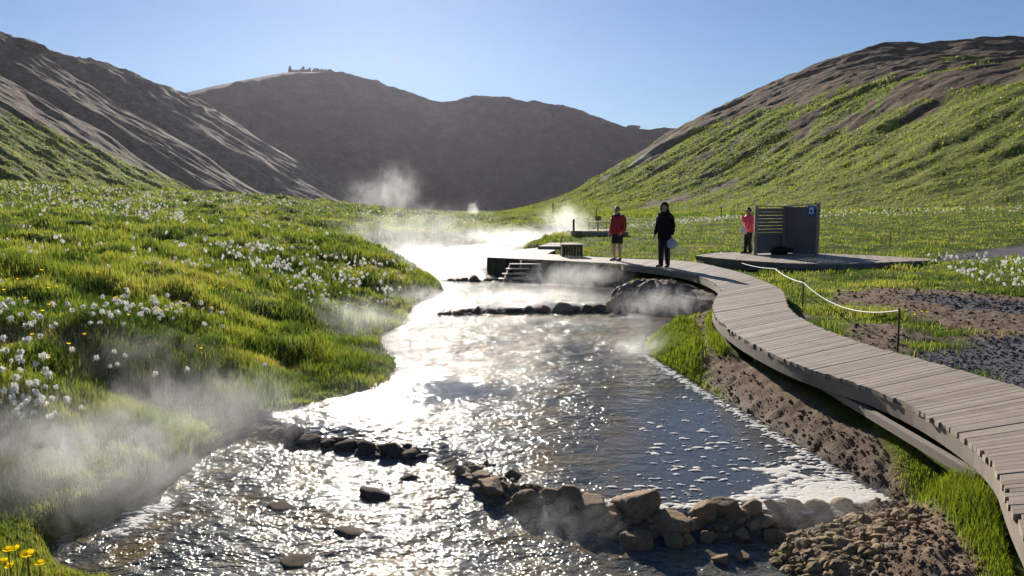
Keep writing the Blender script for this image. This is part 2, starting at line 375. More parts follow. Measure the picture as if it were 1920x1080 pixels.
def water_rough(x, y):
    pool = 1 - sstep(-.6, 1.1, sdist(smooth_poly(px_list("1270,735 1330,735 1480,826 1692,952 1500,985 1380,965 1260,950 1220,900 1220,820", PL), 2), x, y))
    pool2 = 1 - sstep(-.3, .6, sdist(smooth_poly(px_list("700,712 900,715 960,735 800,770 690,790 620,770", PL), 2), x, y))
    r = 1 - .88 * pool
    r = r * (1 - .75 * pool2)
    r = r * (.62 + .5 * np.clip(.5 + fbm(x * .5, y * .5, 3, 61), 0, 1))
    r = np.where(y > 18, r * .8, r)
    return np.clip(r, .05, 1)
X, Y = fan(2.2, 120, 760, -34, 34, 620)
rd = sdist(RIVER, X.ravel(), Y.ravel()).reshape(X.shape)
RO = water_rough(X.ravel(), Y.ravel()).reshape(X.shape)
L = water_level(X, Y)
rap = sstep(.8, -1.6, Y - dam_front_y(X)) * sstep(1.2, .2, X * .6 + .2) + .25
wv = .018 * fbm(X * 1.6 + .7 * Y, Y * 2.4 - .4 * X, 3, 63) + .010 * ridged(X * 4 + Y, Y * 5, 2, 66)
Z = L + wv * rap * RO
V = np.stack([X, Y, Z], -1).reshape(-1, 3); F = grid_faces(760, 620)
keep = (rd.ravel()[F] < .35).any(1); F = F[keep]
used = np.unique(F); remap = np.full(len(V), -1); remap[used] = np.arange(len(used))
water = np_mesh("water", V[used], remap[F], M_WATER, smooth=True, extra={"rough": RO.ravel()[used]})
tag(water, kind='structure')

# hills
def hill_mat(name, veg_lo, rock_lo, rock_mid, rock_hi, sc=1.0):
    m = MT(name); p = m.obj(); veg = m.attr("veg", 2)
    n1 = m.noise(.02 * sc, 6, .6, vec=p); n2 = m.noise(.16 * sc, 6, .65, vec=p); n3 = m.noise(1.1 * sc, 5, .7, vec=p)
    g = m.ramp(m.math('ADD', m.math('MULTIPLY', n1, .45), m.math('MULTIPLY', n2, .55)), [(.3, (.04, .052, .010)), (.45, (.11, .135, .014)), (.6, (.20, .22, .022)), (.75, (.22, .21, .04))])
    g = m.mix(m.rng(n3, .4, .7), g, m.mix(.5, g, (.02, .026, .008)))
    r = m.ramp(m.math('ADD', m.math('MULTIPLY', n2, .5), m.math('MULTIPLY', n3, .5)), [(.3, rock_lo), (.5, rock_mid), (.7, rock_hi)])
    pale = m.attr("pale", 2); r = m.mix(pale, r, m.mix(n3, (.22, .19, .16), (.5, .46, .40)))
    v2 = m.rng(m.math('ADD', veg, m.math('MULTIPLY', m.math('SUBTRACT', n2, .5), .7)), .38, .6)
    c = m.mix(v2, r, g)
    b = m.bump(m.math('ADD', m.math('MULTIPLY', n2, 1.0), m.math('MULTIPLY', n3, .25)), .7, 2.0 / sc)
    return m.done(m.pbsdf(c, .95, b, .1))
M_HILL_L = hill_mat("left_hill_slopes", 0, (.028, .018, .013), (.115, .080, .055), (.36, .275, .19))
M_HILL_R = hill_mat("right_hill_slopes", 0, (.035, .021, .013), (.12, .076, .046), (.24, .17, .11))
M_MOUNT = hill_mat("mountain_slopes", 0, (.018, .012, .012), (.05, .034, .032), (.11, .08, .07), .35)

# left valley wall: spurs of a slope that faces right
def left_hill_xyz():
    ny, nt = 560, 330
    Yv = np.concatenate([np.linspace(70, 480, 380), np.linspace(482, 900, 180)])
    d = np.linspace(-14, 560, nt) ; d = np.sign(d) * (np.abs(d) ** 1.25) / (560 ** .25)
    YY, DD = np.meshgrid(Yv, d, indexing='ij')
    x0 = np.interp(YY, [60, 150, 250, 330, 345, 360, 378, 408, 455, 470, 490, 515, 555, 575, 600, 625, 660, 720, 900],
                   [-66, -90, -106, -117, -128, -158, -166, -131, -124, -138, -158, -124, -109, -120, -132, -116, -111, -190, -230])
    x0 = x0 + 5 * fbm(YY / 30, DD / 60, 3, 71)
    XX = x0 - DD
    Zs = .58 * DD + 7 * sstep(40, 0, np.abs(DD)) * 0
    Zs = np.where(DD > 0, .58 * DD * (.72 + .28 * sstep(0, 60, DD)), DD * .3)
    cap = np.interp(YY, [60, 200, 300, 400, 450, 500, 545, 600, 660, 760], [90, 95, 97, 99, 102, 100, 100, 97, 98, 90]) + 3 * fbm(XX / 25, YY / 25, 3, 73)
    cliff = 7 * sstep(.55, .9, np.clip(Zs / cap, 0, 1.2)) * ridged(XX / 18, YY / 18, 3, 75)
    k = 5.0; Zc = -k * np.log(np.exp(-np.clip(Zs, -20, 300) / k) + np.exp(-(cap + .03 * np.clip(Zs - cap, 0, 999)) / k))
    gul = 2.2 * ridged(YY / 16 + DD / 90, DD / 70 + YY / 60, 4, 77) + 1.0 * fbm(YY / 5, DD / 14, 3, 79)
    Z = Zc + (gul + cliff) * sstep(2, 25, DD)
    ter = .8 * np.abs(perlin(XX / 9, YY / 4.5, 81)) + .5 * fbm(XX / 3, YY / 2.2, 2, 83)
    veg = 1 - sstep(-6, 10, Zs - np.interp(YY, [70, 150, 250, 330, 380, 450, 900], [26, 30, 27, 11, 4, 3, 0]) + 6 * fbm(YY / 30, DD / 40, 3, 85))
    Z = Z + ter * 1.6 * veg
    return XX, YY, Z, veg, DD
XX, YY, ZZ, veg, DD = left_hill_xyz()
lh = np_mesh("hill", np.stack([XX, YY, ZZ], -1).reshape(-1, 3), grid_faces(*XX.shape)[:, ::-1], M_HILL_L, smooth=True, extra={"veg": veg.ravel(), "pale": np.zeros(veg.size)})
tag(lh, kind='structure')
LH = (XX, YY, ZZ, veg)

# right valley wall
def right_hill_xyz():
    Yv = np.concatenate([np.linspace(52, 330, 400), np.linspace(331, 640, 170)])
    d = np.linspace(-10, 330, 330); d = np.sign(d) * np.abs(d) ** 1.3 / 330 ** .3
    YY, DD = np.meshgrid(Yv, d, indexing='ij')
    x0 = np.interp(YY, [50, 80, 120, 160, 200, 250, 290, 310, 340, 400, 640], [62, 52, 40, 33, 26, 12, -1, -3, 14, 30, 40])
    x0 = x0 + 3.0 * fbm(YY / 30, DD / 50, 3, 91)
    XX = x0 + DD
    Zs = np.where(DD > 0, .47 * DD * (.30 + .70 * sstep(-5, 70, DD)), DD * .2) + .6
    cap = np.interp(YY, [50, 100, 150, 200, 250, 285, 320, 400, 640], [13, 21, 29, 38, 49, 60, 60, 48, 40]) + 2 * fbm(XX / 22, YY / 22, 3, 93)
    k = 4.0; Z = -k * np.log(np.exp(-np.clip(Zs, -20, 200) / k) + np.exp(-(cap + .04 * np.clip(Zs - cap, 0, 999)) / k))
    up = sstep(10, 45, DD)
    gul = 1.7 * ridged(YY / 24 + DD / 60, DD / 80 + YY / 70, 4, 95) * up + .9 * fbm(YY / 6, DD / 10, 3, 97) * sstep(4, 30, DD)
    # terracettes and old slips on the green part
    q = DD * .8 + YY * .35
    ter = .8 * np.clip(ridged(q / 7, (YY - DD * .5) / 26, 3, 99), -.3, 1) * sstep(3, 14, DD) + .35 * np.abs(perlin(XX / 2.2, YY / 2.6, 101))
    Z = Z + gul + ter
    hn = Z / 66 + .55 * fbm(XX / 28 + YY / 40, YY / 60, 4, 103) + .25 * fbm(XX / 6, YY / 9, 3, 105)
    veg = 1 - sstep(.30, .46, hn)
    tong = sstep(.15, .4, fbm((XX - YY * .55) / 16, (YY + XX) / 70, 3, 107)); veg = np.maximum(veg, tong * (1 - sstep(.55, .8, Z / 66)))
    pale = np.exp(-(((XX - 38) / 9) ** 2 + ((YY - 278) / 10) ** 2)) * 1.3
    pale = np.clip(pale * (1 + fbm(XX / 6, YY / 4, 3, 109)), 0, .9)
    bare = np.exp(-(((XX - 54) / 13) ** 2 + ((YY - 284) / 14) ** 2)); veg = veg * (1 - np.clip(bare * .85 * (1 + fbm(XX / 9, YY / 9, 3, 110)), 0, 1))
    return XX, YY, Z, veg, pale
XX, YY, ZZ, veg, pale = right_hill_xyz()
rh = np_mesh("hill", np.stack([XX, YY, ZZ], -1).reshape(-1, 3), grid_faces(*XX.shape), M_HILL_R, smooth=True, extra={"veg": veg.ravel(), "pale": pale.ravel()})
tag(rh, kind='structure')
RH = (XX, YY, ZZ, veg)

# back mountain closing the valley
sk = np.array([(-200, 150), (150, 195), (345, 178), (400, 165), (470, 150), (545, 136), (612, 135), (650, 138), (700, 155), (760, 177), (830, 191), (910, 185), (1000, 194), (1080, 211), (1130, 227), (1180, 244), (1290, 250), (1420, 262), (1700, 290), (2100, 300)])
px = np.linspace(-200, 2100, 520); py = np.interp(px, sk[:, 0], sk[:, 1]); th = np.arctan((px - 960) / FPX)
Dc = np.interp(px, [-200, 345, 610, 900, 1290, 2100], [900, 960, 1080, 1010, 900, 860]) + 18 * fbm(px / 160, px * 0, 3, 111)
el = np.array([ (lambda r: r.z / math.hypot(r.x, r.y))(ray(a, b)) for a, b in zip(px, py)])
Hc = CAMZ + el * Dc
t = np.linspace(-.06, 1.25, 200)
TT, PX = np.meshgrid(t, px, indexing='ij'); th2 = np.broadcast_to(th, TT.shape)
rim = np.interp(PX, [-200, 330, 420, 545, 640, 700, 720, 2100], [.97, .96, .90, .925, .93, .985, .99, .99])   # share of the height reached by the steep face
run = Hc * 1.45; flat = Hc * (1 - rim) / math.tan(R(15.5))
tr_ = np.where(TT < .8, TT / .8, 1.0); tf = np.clip((TT - .8) / .2, 0, 1)
rr = Dc - flat - run + run * np.clip(TT / .8, -1, 1) + flat * tf + np.clip(TT - 1, 0, 1) * 900
zf = Hc * rim * np.where(TT < 0, TT * .6, np.clip(tr_, 0, 1) ** 1.12)
ZZ = zf + Hc * (1 - rim) * tf - np.clip(TT - 1, 0, 1) * 160
XX = rr * np.sin(th2); YY = rr * np.cos(th2)
ZZ = ZZ - 14 * (1 - sstep(0, .16, TT))
fm = sstep(0, .2, TT) * (1 - sstep(.72, .95, TT))
ZZ = ZZ + fm * (17 * ridged(PX / 110 + .3 * fbm(PX / 60, TT * 3, 3, 114), TT * 1.0, 5, 113) - 5) + (1.5 * fbm(XX / 40, YY / 40, 4, 117)) * sstep(0, .1, TT) * (1 - .75 * sstep(.9, 1, TT))
veg = np.clip(.2 * (1 - sstep(0, .25, TT)), 0, 1)
pale = .45 * sstep(.78, .86, TT) * (1 - sstep(720, 760, PX))  # sunlit cap of the mountain, painted in as paler rock
mo = np_mesh("mountain", np.stack([XX, YY, ZZ], -1).reshape(-1, 3), grid_faces(*XX.shape), M_MOUNT, smooth=True, extra={"veg": veg.ravel(), "pale": pale.ravel()})
tag(mo, kind='structure')
# ------------------------------------------------------------------ grass, cotton grass, flowers
def project(x, y, z):
    dx, dy, dz = x, y, z - CAMZ
    f = dy * FW.y + dz * FW.z; u = dy * UPV.y + dz * UPV.z
    return 960 + FPX * dx / f, 540 - FPX * u / f
m = MT("grass_blades"); col = m.attr("Col")
d = m.n("ShaderNodeBsdfDiffuse", Color=col); t = m.n("ShaderNodeBsdfTranslucent", Color=m.mix(1.0, col, (2.1, 1.9, 1.1), 'MULTIPLY'))
g = m.n("ShaderNodeBsdfAnisotropic", Color=(.9, .95, .85), Roughness=.42)
mx = m.n("ShaderNodeMixShader", i0=.55, i1=d, i2=t)
M_GRASS = m.done(m.n("ShaderNodeMixShader", i0=.035, i1=mx, i2=g))
def blades(name, x, y, z, h, w, col, lean=.35, yaw=None):
    n = len(x); yaw = RNG.uniform(0, 2 * np.pi, n) if yaw is None else yaw
    la = RNG.uniform(0, 2 * np.pi, n); lm = lean * np.abs(RNG.normal(.6, .5, n)) * h
    lx, ly = lm * np.cos(la), lm * np.sin(la) - .10 * h; cx, sx = np.cos(yaw) * w * .5, np.sin(yaw) * w * .5
    V = np.zeros((n, 5, 3), np.float32)
    V[:, 0] = np.stack([x - cx, y - sx, z - .03], 1); V[:, 1] = np.stack([x + cx, y + sx, z - .03], 1)
    V[:, 2] = np.stack([x + cx * .8 + lx * .35, y + sx * .8 + ly * .35, z + h * .6], 1); V[:, 3] = np.stack([x - cx * .8 + lx * .35, y - sx * .8 + ly * .35, z + h * .6], 1)
    V[:, 4] = np.stack([x + lx, y + ly, z + h * .98], 1)
    b = np.arange(n)[:, None] * 5
    C = np.repeat(col[:, None, :], 5, 1)
    return np_mesh(name, V.reshape(-1, 3), [np.hstack([b, b + 1, b + 2, b + 3]), np.hstack([b + 3, b + 2, b + 4])], M_GRASS, col=C.reshape(-1, 3), smooth=True)
def pool(n, r0, r1, a0, a1, mixf=.5):
    k = int(n * mixf)
    r = np.concatenate([np.exp(RNG.uniform(np.log(r0), np.log(r1), n - k)), 1 / RNG.uniform(1 / r1, 1 / r0, k)])
    a = R(1) * RNG.uniform(a0, a1, n); return r * np.sin(a), r * np.cos(a)
def grass_colour(x, y, lush, rd):
    n1 = fbm(x * .35, y * .35, 4, 121); n2 = fbm(x * 1.4, y * 1.4, 3, 127); r = RNG.uniform(0, 1, len(x))
    g0 = np.array([.034, .062, .014]); g1 = np.array([.082, .130, .020]); g2 = np.array([.150, .178, .034]); g3 = np.array([.20, .18, .085])
    t = np.clip(.48 + 1.5 * n1 + 1.5 * n2 + .6 * (r - .5), 0, 1)
    c = np.where((t < .5)[:, None], g0 + (g1 - g0) * (t[:, None] * 2), g1 + (g2 - g1) * (t[:, None] * 2 - 1))
    dry = (r > .955) | ((n1 > .3) & (r > .75)); c = np.where(dry[:, None], g3, c)
    c = np.where((lush > .3)[:, None], np.array([.085, .122, .013]) * (.55 + .75 * r[:, None]), c)
    return c * (.84 + .32 * RNG.uniform(0, 1, len(x)))[:, None]
gx, gy = pool(1200000, 3.0, 110, -38, 37, .45)
gzv, so, gr, wet, lu, rd, damp = ground_z(gx, gy, True)
gpx, gpy = project(gx, gy, gzv)
trod = 1 - sstep(-30, 40, sdist([(-80, 640), (150, 655), (330, 668), (480, 690), (560, 690), (420, 660), (250, 640), (100, 622), (-80, 610)], gpx, gpy))
dep = np.hypot(gx, gy)
dens = (1 - so) * (1 - gr); dens = np.where(rd < np.where(gx < 0, .10 + .12 * fbm(gx * 2, gy * 2, 2, 136), .02), 0, dens)
right = gx > np.interp(gy, [0, 5, 10, 20, 30, 50], [0, 0, 0, 1, 1, 4])
cl = .5 + 1.3 * fbm(gx * 1.1, gy * 1.1, 3, 131)
dens = dens * np.where(right, np.clip(.22 + cl * .55 + lu * .6, 0, 1), np.clip(.45 + cl, .35, 1))
dens[(inside(WALK, gx, gy) | inside(BATH, gx, gy) | inside(SHELT, gx, gy)) & (dep < 60)] = 0
ok = RNG.uniform(0, 1, len(gx)) < dens
hgt = (.09 + .22 * np.clip(.45 + 1.9 * fbm(gx * .8, gy * .8, 3, 133), 0, 1.4)) * np.where(right, .40, 1.0) + .02 * lu
hgt = hgt * (1 - .55 * trod) * RNG.uniform(.6, 1.25, len(gx)) * (.45 + .55 * sstep(.1, 1.3, rd) + .3 * lu) * np.where(right, 1, .76)
wd = np.maximum(.0048, .00080 * dep) * RNG.uniform(.7, 1.4, len(gx))
gcol = grass_colour(gx, gy, lu, rd)
gcol = np.where((trod > .5)[:, None], gcol * np.array([1.25, 1.0, 1.2]), gcol)
s = ok
gL = s & ~right; gR_ = s & right
o = blades("grass", gx[gL], gy[gL], gzv[gL], hgt[gL], wd[gL], gcol[gL])
tag(o, "tall yellow-green meadow grass covering the left bank of the stream", "grass", kind='stuff')
o = blades("grass", gx[gR_], gy[gR_], gzv[gR_], hgt[gR_], wd[gR_], gcol[gR_])
tag(o, "shorter grass growing around the boardwalk and on the right side of the stream", "grass", kind='stuff')
# valley floor further off
fx, fy = pool(120000, 105, 850, -38, 37, .3); fz = ground_z(fx, fy)
o = blades("grass", fx, fy, fz, RNG.uniform(.2, .5, len(fx)), .0015 * np.hypot(fx, fy), grass_colour(fx / 6, fy / 6, np.zeros(len(fx)), np.ones(len(fx))))
tag(o, "grass of the valley floor far beyond the boardwalk and meadow brow", "grass", kind='stuff')
# tufts on the hill slopes
def hill_tufts(H, n, label, ymax):
    XX, YY, ZZ, veg = H; i = RNG.integers(0, XX.shape[0] - 1, n); j = RNG.integers(0, XX.shape[1] - 1, n)
    a = RNG.uniform(0, 1, n); b = RNG.uniform(0, 1, n)
    f = lambda A: A[i, j] * (1 - a) * (1 - b) + A[i + 1, j] * a * (1 - b) + A[i, j + 1] * (1 - a) * b + A[i + 1, j + 1] * a * b
    x, y, z, v = f(XX), f(YY), f(ZZ), f(veg)
    px, py = project(x, y, z); d = np.hypot(x, y)
    k = (v + .35 * fbm(x / 9, y / 9, 3, 141) > .68) & (px > -250) & (px < 2170) & (y < ymax) & (RNG.uniform(0, 1, n) < np.clip((d / 200) ** 1.2, .15, 1) * 1.0)
    x, y, z, d = x[k], y[k], z[k], d[k]
    c = grass_colour(x / 6, y / 6, np.zeros(len(x)), np.ones(len(x))); c = c * .45 + np.array([.115, .15, .02]) * .55
    o = blades("grass", x, y, z, RNG.uniform(.15, .42, len(x)) * (.5 + d / 300), .0013 * d * RNG.uniform(.6, 1.4, len(x)), c)
    return tag(o, label, "grass", kind='stuff')
hill_tufts(LH, 260000, "tussocky green grass on the foot of the left hill", 360)
hill_tufts(RH, 260000, "tussocky yellow-green grass on the slopes of the right hill", 330)

# cotton grass
m = MT("cotton_tuft"); c = m.mix(m.noise(60, 3, vec=m.obj()), (.90, .88, .84), (.96, .95, .92))
M_COTTON = m.done(m.n("ShaderNodeMixShader", i0=.68, i1=m.n("ShaderNodeBsdfDiffuse", Color=c), i2=m.n("ShaderNodeBsdfTranslucent", Color=c)))
M_STEM = simple_mat("green_stem", (.10, .13, .03), .6)
m = MT("yellow_petal"); M_YELLOW = m.done(m.n("ShaderNodeMixShader", i0=.6, i1=m.n("ShaderNodeBsdfDiffuse", Color=(.85, .58, .01, 1)), i2=m.n("ShaderNodeBsdfTranslucent", Color=(.95, .68, .01, 1))))
def ico(sub=2):
    b = bmesh.new(); bmesh.ops.create_icosphere(b, subdivisions=sub, radius=1); b.verts.ensure_lookup_table()
    v = np.array([x.co[:] for x in b.verts]); f = np.array([[x.index for x in q.verts] for q in b.faces]); b.free(); return v, f
ICO1, ICO2, ICO3, ICO4 = ico(1), ico(2), ico(3), ico(4)
def tube_np(path, rad, k=5):
    path = np.asarray(path, float); n = len(path); V = []
    rad = np.broadcast_to(np.asarray(rad, float), (n,)) if np.ndim(rad) <= 1 else rad
    for i in range(n):
        t = path[min(i + 1, n - 1)] - path[max(i - 1, 0)]; t /= np.linalg.norm(t) + 1e-9
        ref = np.array([1., 0, 0]) if abs(t[0]) < .9 else np.array([0, 1., 0])
        a = np.cross(t, ref); a /= np.linalg.norm(a); b = np.cross(t, a)
        for q in range(k):
            an = 2 * math.pi * q / k; V.append(path[i] + rad[i] * (a * math.cos(an) + b * math.sin(an)))
    F = [[i * k + q, i * k + (q + 1) % k, (i + 1) * k + (q + 1) % k, (i + 1) * k + q] for i in range(n - 1) for q in range(k)]
    return np.array(V), np.array(F)
def cat_mesh(parts):
    V, Fs, o = [], {}, 0
    for v, f in parts:
        V.append(v)
        for q in (f if isinstance(f, list) else [f]):
            q = np.asarray(q); Fs.setdefault(q.shape[1], []).append(q + o)
        o += len(v)
    return np.vstack(V), [np.vstack(x) for x in Fs.values()]
def cotton_proto(k):
    rg = np.random.default_rng(300 + k); h = rg.uniform(.27, .36); bend = rg.uniform(.02, .06)
    path = [(bend * (t ** 2), 0, h * t - .04) for t in np.linspace(0, 1, 6)]
    v, f = tube_np(path, .0022, 4); stem_me = np_mesh("cotton_grass", v, f, M_STEM)
    top = np.array(path[-1]); parts = []
    for q in range(rg.integers(3, 5)):
        V, F = ICO2; an = rg.uniform(0, 6.28); s = rg.uniform(.8, 1.2)
        nz = 1 + .28 * np.sin(V[:, :1] * 9 + q) * np.cos(V[:, 1:2] * 8 + V[:, 2:] * 7)
        W = V * nz * np.array([.0095, .0095, .018]) * s
        off = np.array([math.cos(an) * .014, math.sin(an) * .014, -.008 + rg.uniform(-.012, .008)])
        parts.append((W + top + off, F))
    for q in range(60):                       # loose silky fibres
        dv = rg.normal(size=3); dv /= np.linalg.norm(dv); dv[2] -= .35; dv[0] += .25; s = rg.uniform(.024, .046); pe = np.cross(dv, rg.normal(size=3)); pe = pe / np.linalg.norm(pe) * .0014
        c0 = top + np.array([0, 0, -.008]); parts.append((np.array([c0 - pe, c0 + pe, c0 + dv * s]), np.array([[0, 1, 2]])))
    v, f = cat_mesh(parts); head = np_mesh("flower_head", v, f, M_COTTON, parent=stem_me, smooth=True)
    return stem_me, head
protos = [cotton_proto(k) for k in range(5)]
regions = [  # photo areas with cotton grass (polygon, share of the pool)
    ([(-200, 590), (0, 600), (230, 585), (420, 600), (430, 640), (330, 665), (150, 640), (120, 700), (0, 700), (-200, 720)], .010),
    ([(-200, 690), (0, 690), (60, 720), (150, 690), (235, 700), (235, 800), (130, 830), (30, 850), (-200, 840)], .014),
    ([(220, 690), (500, 670), (500, 720), (230, 760)], .0012),
    ([(-300, 335), (0, 345), (300, 362), (560, 380), (560, 392), (340, 392), (350, 430), (240, 410), (0, 372), (-300, 365)], .013),
    ([(0, 372), (340, 392), (330, 430), (250, 425), (0, 400)], .004), ([(380, 465), (470, 470), (560, 490), (740, 520), (740, 560), (640, 570), (520, 540), (400, 480)], .014),
    ([(560, 492), (700, 500), (780, 515), (740, 590), (600, 600), (520, 545)], .010), ([(330, 500), (460, 530), (460, 560), (360, 520)], .003), ([(-100, 400), (560, 400), (640, 480), (100, 560), (-100, 560)], .0007),
    ([(1720, 495), (1800, 488), (1960, 500), (2100, 530), (2100, 580), (1940, 565), (1820, 540)], .006),
    ([(1530, 392), (1900, 384), (2000, 386), (2000, 400), (1900, 404), (1530, 412)], .005), ([(1170, 428), (1290, 414), (1400, 405), (1400, 414), (1290, 424), (1180, 436)], .013), ([(560, 382), (760, 400), (900, 412), (900, 425), (700, 415), (540, 395)], .003)]
sel = np.zeros(len(gx), bool)
U = RNG.uniform(0, 1, len(gx))
cln = np.clip(.5 + 2.0 * fbm(gx * 1.3, gy * 1.3, 3, 151), .05, 1.6)
for poly, sh in regions: sel |= inside(poly, gpx, gpy) & (U < sh * cln * np.where(dep > 12, 3.6, 1.25)) & (rd > .15) & (so < .6)
idx = np.nonzero(sel)[0]; idx = idx[np.argsort(dep[idx])]
left_ = idx[(gx[idx] < 0) & (gpx[idx] > -40)]; near = left_[:270]; far = np.setdiff1d(idx, near)
for q, i in enumerate(near):
    st, hd = protos[q % 5]
    o, c = (st, hd) if q < 5 else (st.copy(), hd.copy())
    if q >= 5: COL.objects.link(o); COL.objects.link(c); c.parent = o
    o.location = (gx[i], gy[i], gzv[i]); o.rotation_euler = (random.uniform(-.18, .18), random.uniform(-.18, .18), random.uniform(0, 6.28)); s_ = random.uniform(.8, 1.2); o.scale = (s_, s_, s_)
    tag(o, "fluffy white cotton grass stalk in the near meadow beside the left bank", "cotton grass", "cotton grass in the near meadow", "thing")
parts_v, parts_f, off = [], [], 0
V1, F1 = ICO1
for i in far:
    h = random.uniform(.2, .34) ; s_ = random.uniform(.015, .025) * (1 + dep[i] / 55)
    for q in range(2):
        W = V1 * (1 + .3 * np.sin(V1[:, :1] * 7 + q + i)) * s_ * np.array([.9, .9, 1.25]) + np.array([gx[i] + random.uniform(-1, 1) * s_, gy[i] + random.uniform(-1, 1) * s_, gzv[i] + h + random.uniform(-1, 1) * s_])
        parts_v.append(W); parts_f.append(F1 + off); off += len(V1)
o = np_mesh("cotton_grass_field", np.vstack(parts_v), np.vstack(parts_f), M_COTTON, smooth=True)
tag(o, "far drifts of white cotton grass heads dotted over the whole meadow", "cotton grass", kind='stuff')
# yellow buttercups
def buttercup():
    path = [(0, 0, -.03), (.004, .003, .12), (.012, .006, .25)]; v, f = tube_np(path, .0018, 4); st = np_mesh("buttercup", v, f, M_STEM); parts = []
    for q in range(5):
        a = q * 1.2566; ca, sa = math.cos(a), math.sin(a); b = np.array([.012, .006, .25]); L = []
        for r_, w_, z_ in ((.002, .003, 0), (.010, .009, .004), (.017, .007, .011)):
            L += [b + np.array([ca * r_ - sa * w_, sa * r_ + ca * w_, z_]), b + np.array([ca * r_ + sa * w_, sa * r_ - ca * w_, z_])]
        parts.append((np.array(L), np.array([[0, 1, 3, 2], [2, 3, 5, 4]])))
    v, f = cat_mesh(parts); hd = np_mesh("flower_head", v, f, M_YELLOW, parent=st); return st, hd
bst, bhd = buttercup(); first = True
fl = [(18, 1030), (33, 1022), (46, 1028), (30, 1048), (8, 1042), (20, 1062), (66, 1062), (52, 1046), (4, 1070), (40, 1072), (12, 1052)]
spots = []
for px_, py_ in fl:
    x, y, zq = Q(px_, py_, 3.9 + random.uniform(-.15, .15)); spots.append((x, y, min(2.0, max(1.1, (zq - gz(x, y)) / .25)), "yellow buttercup in the grass clump at the near left corner", "buttercups in the corner grass clump"))
msk = (inside([(-50, 540), (260, 530), (480, 560), (520, 680), (250, 700), (-50, 640)], gpx, gpy) & (U < .0010)) | (inside([(0, 640), (420, 600), (420, 700), (0, 780)], gpx, gpy) & (U < .0008))
for i in np.nonzero(msk & (rd > .2))[0][:36]: spots.append((gx[i], gy[i], 1.25, "small yellow buttercup dotted over the trodden middle of the left meadow", "buttercups over the left meadow"))
msk = inside([(1700, 600), (1760, 610), (1750, 640), (1690, 640)], gpx, gpy)
for i in np.nonzero(msk)[0][:3]: spots.append((gx[i], gy[i], 1.2, "yellow buttercup beside the rusty rope stake nearest the boardwalk", "buttercups beside the rope stake"))
for x, y, s_, lab, grp in spots:
    o, c = (bst, bhd) if first else (bst.copy(), bhd.copy())
    if not first: COL.objects.link(o); COL.objects.link(c); c.parent = o
    first = False
    o.location = (x, y, gz(x, y)); o.rotation_euler = (random.uniform(-.2, .2), random.uniform(-.2, .2), random.uniform(0, 6.28)); o.scale = (s_,) * 3
    tag(o, lab, "flower", grp)
# ------------------------------------------------------------------ boardwalk, platforms, shelter, rope fence
def wood(name, lo, hi, rough=.72, spec=.25):
    m = MT(name); uv = m.n("ShaderNodeTexCoord", 2); rnd = m.attr("rnd", 2)
    gv = m.n("ShaderNodeMapping", Vector=uv, Scale=(1.5, 26, 1)); g1 = m.noise(3, 5, .65, vec=gv); st = m.noise(2.2, 4, .6, vec=m.obj())
    c = m.mix(g1, lo, hi); c = m.mix(m.rng(rnd, 0, 1, 0, .75, False), c, m.mix(1.0, c, (.60, .58, .56), 'MULTIPLY'))
    c = m.mix(m.math('MULTIPLY', m.rng(st, .5, .72), .5), c, m.mix(1.0, c, (.55, .53, .5), 'MULTIPLY'))
    return m.done(m.pbsdf(c, rough, m.bump(g1, .35, .006), spec))
M_DECK = wood("weathered_boards", (.28, .22, .17), (.47, .385, .305), .68, .35)
M_BEAM = wood("beam_wood", (.17, .14, .115), (.34, .29, .24))
M_WET = wood("green_wet_boards", (.035, .038, .018), (.10, .10, .045), .6)
M_GREY = wood("grey_boards", (.14, .128, .125), (.235, .215, .205), .8, .1)
M_RUST = simple_mat("rusty_iron", (.09, .045, .03), .8, var=.4, scale=60)
M_ROPE = simple_mat("white_rope", (.72, .70, .66), .8, var=.1, scale=200)
def box_pts(a, b, c, d, top, bot):         # plan quad a b c d -> prism
    v = [(*p, top) for p in (a, b, c, d)] + [(*p, bot) for p in (a, b, c, d)]
    f = [[0, 1, 2, 3], [7, 6, 5, 4], [0, 4, 5, 1], [1, 5, 6, 2], [2, 6, 7, 3], [3, 7, 4, 0]]
    return np.array(v, float), np.array(f)
def planks(name, L, Rr, n, gap, z, thick, mat, parent, jit=.015, seed=1):
    rg = np.random.default_rng(seed); A = resample(L, n + 1); B = resample(Rr, n + 1); V, F, UV, RD = [], [], [], []
    for i in range(n):
        pa = np.linalg.norm(A[i + 1] - A[i]); pb = np.linalg.norm(B[i + 1] - B[i]); ga = min(gap / max(pa, 1e-4), .35) / 2; gb = min(gap / max(pb, 1e-4), .35) / 2
        a0 = A[i] + (A[i + 1] - A[i]) * ga; a1 = A[i] + (A[i + 1] - A[i]) * (1 - ga); b0 = B[i] + (B[i + 1] - B[i]) * gb; b1 = B[i] + (B[i + 1] - B[i]) * (1 - gb)
        ax = (B[i] - A[i]); W = np.linalg.norm(ax); ax = ax / W; e1, e2 = rg.normal(0, jit, 2)
        a0 = a0 + ax * e1; a1 = a1 + ax * e1; b0 = b0 + ax * e2; b1 = b1 + ax * e2; dz = rg.normal(0, .0016)
        v, f = box_pts(a0, b0, b1, a1, z + dz, z - thick + dz); V.append(v); F.append(f + 8 * i)
        u0 = rg.uniform(0, 9); UV.append(np.array([(u0, i), (u0 + W, i), (u0 + W, i + .9), (u0, i + .9)] * 2, float) * np.array([1, .37])); RD.append(np.full(8, rg.uniform() ** 1.6))
    return np_mesh(name, np.vstack(V), np.vstack(F), mat, parent, uv=np.vstack(UV), extra={"rnd": np.concatenate(RD)})
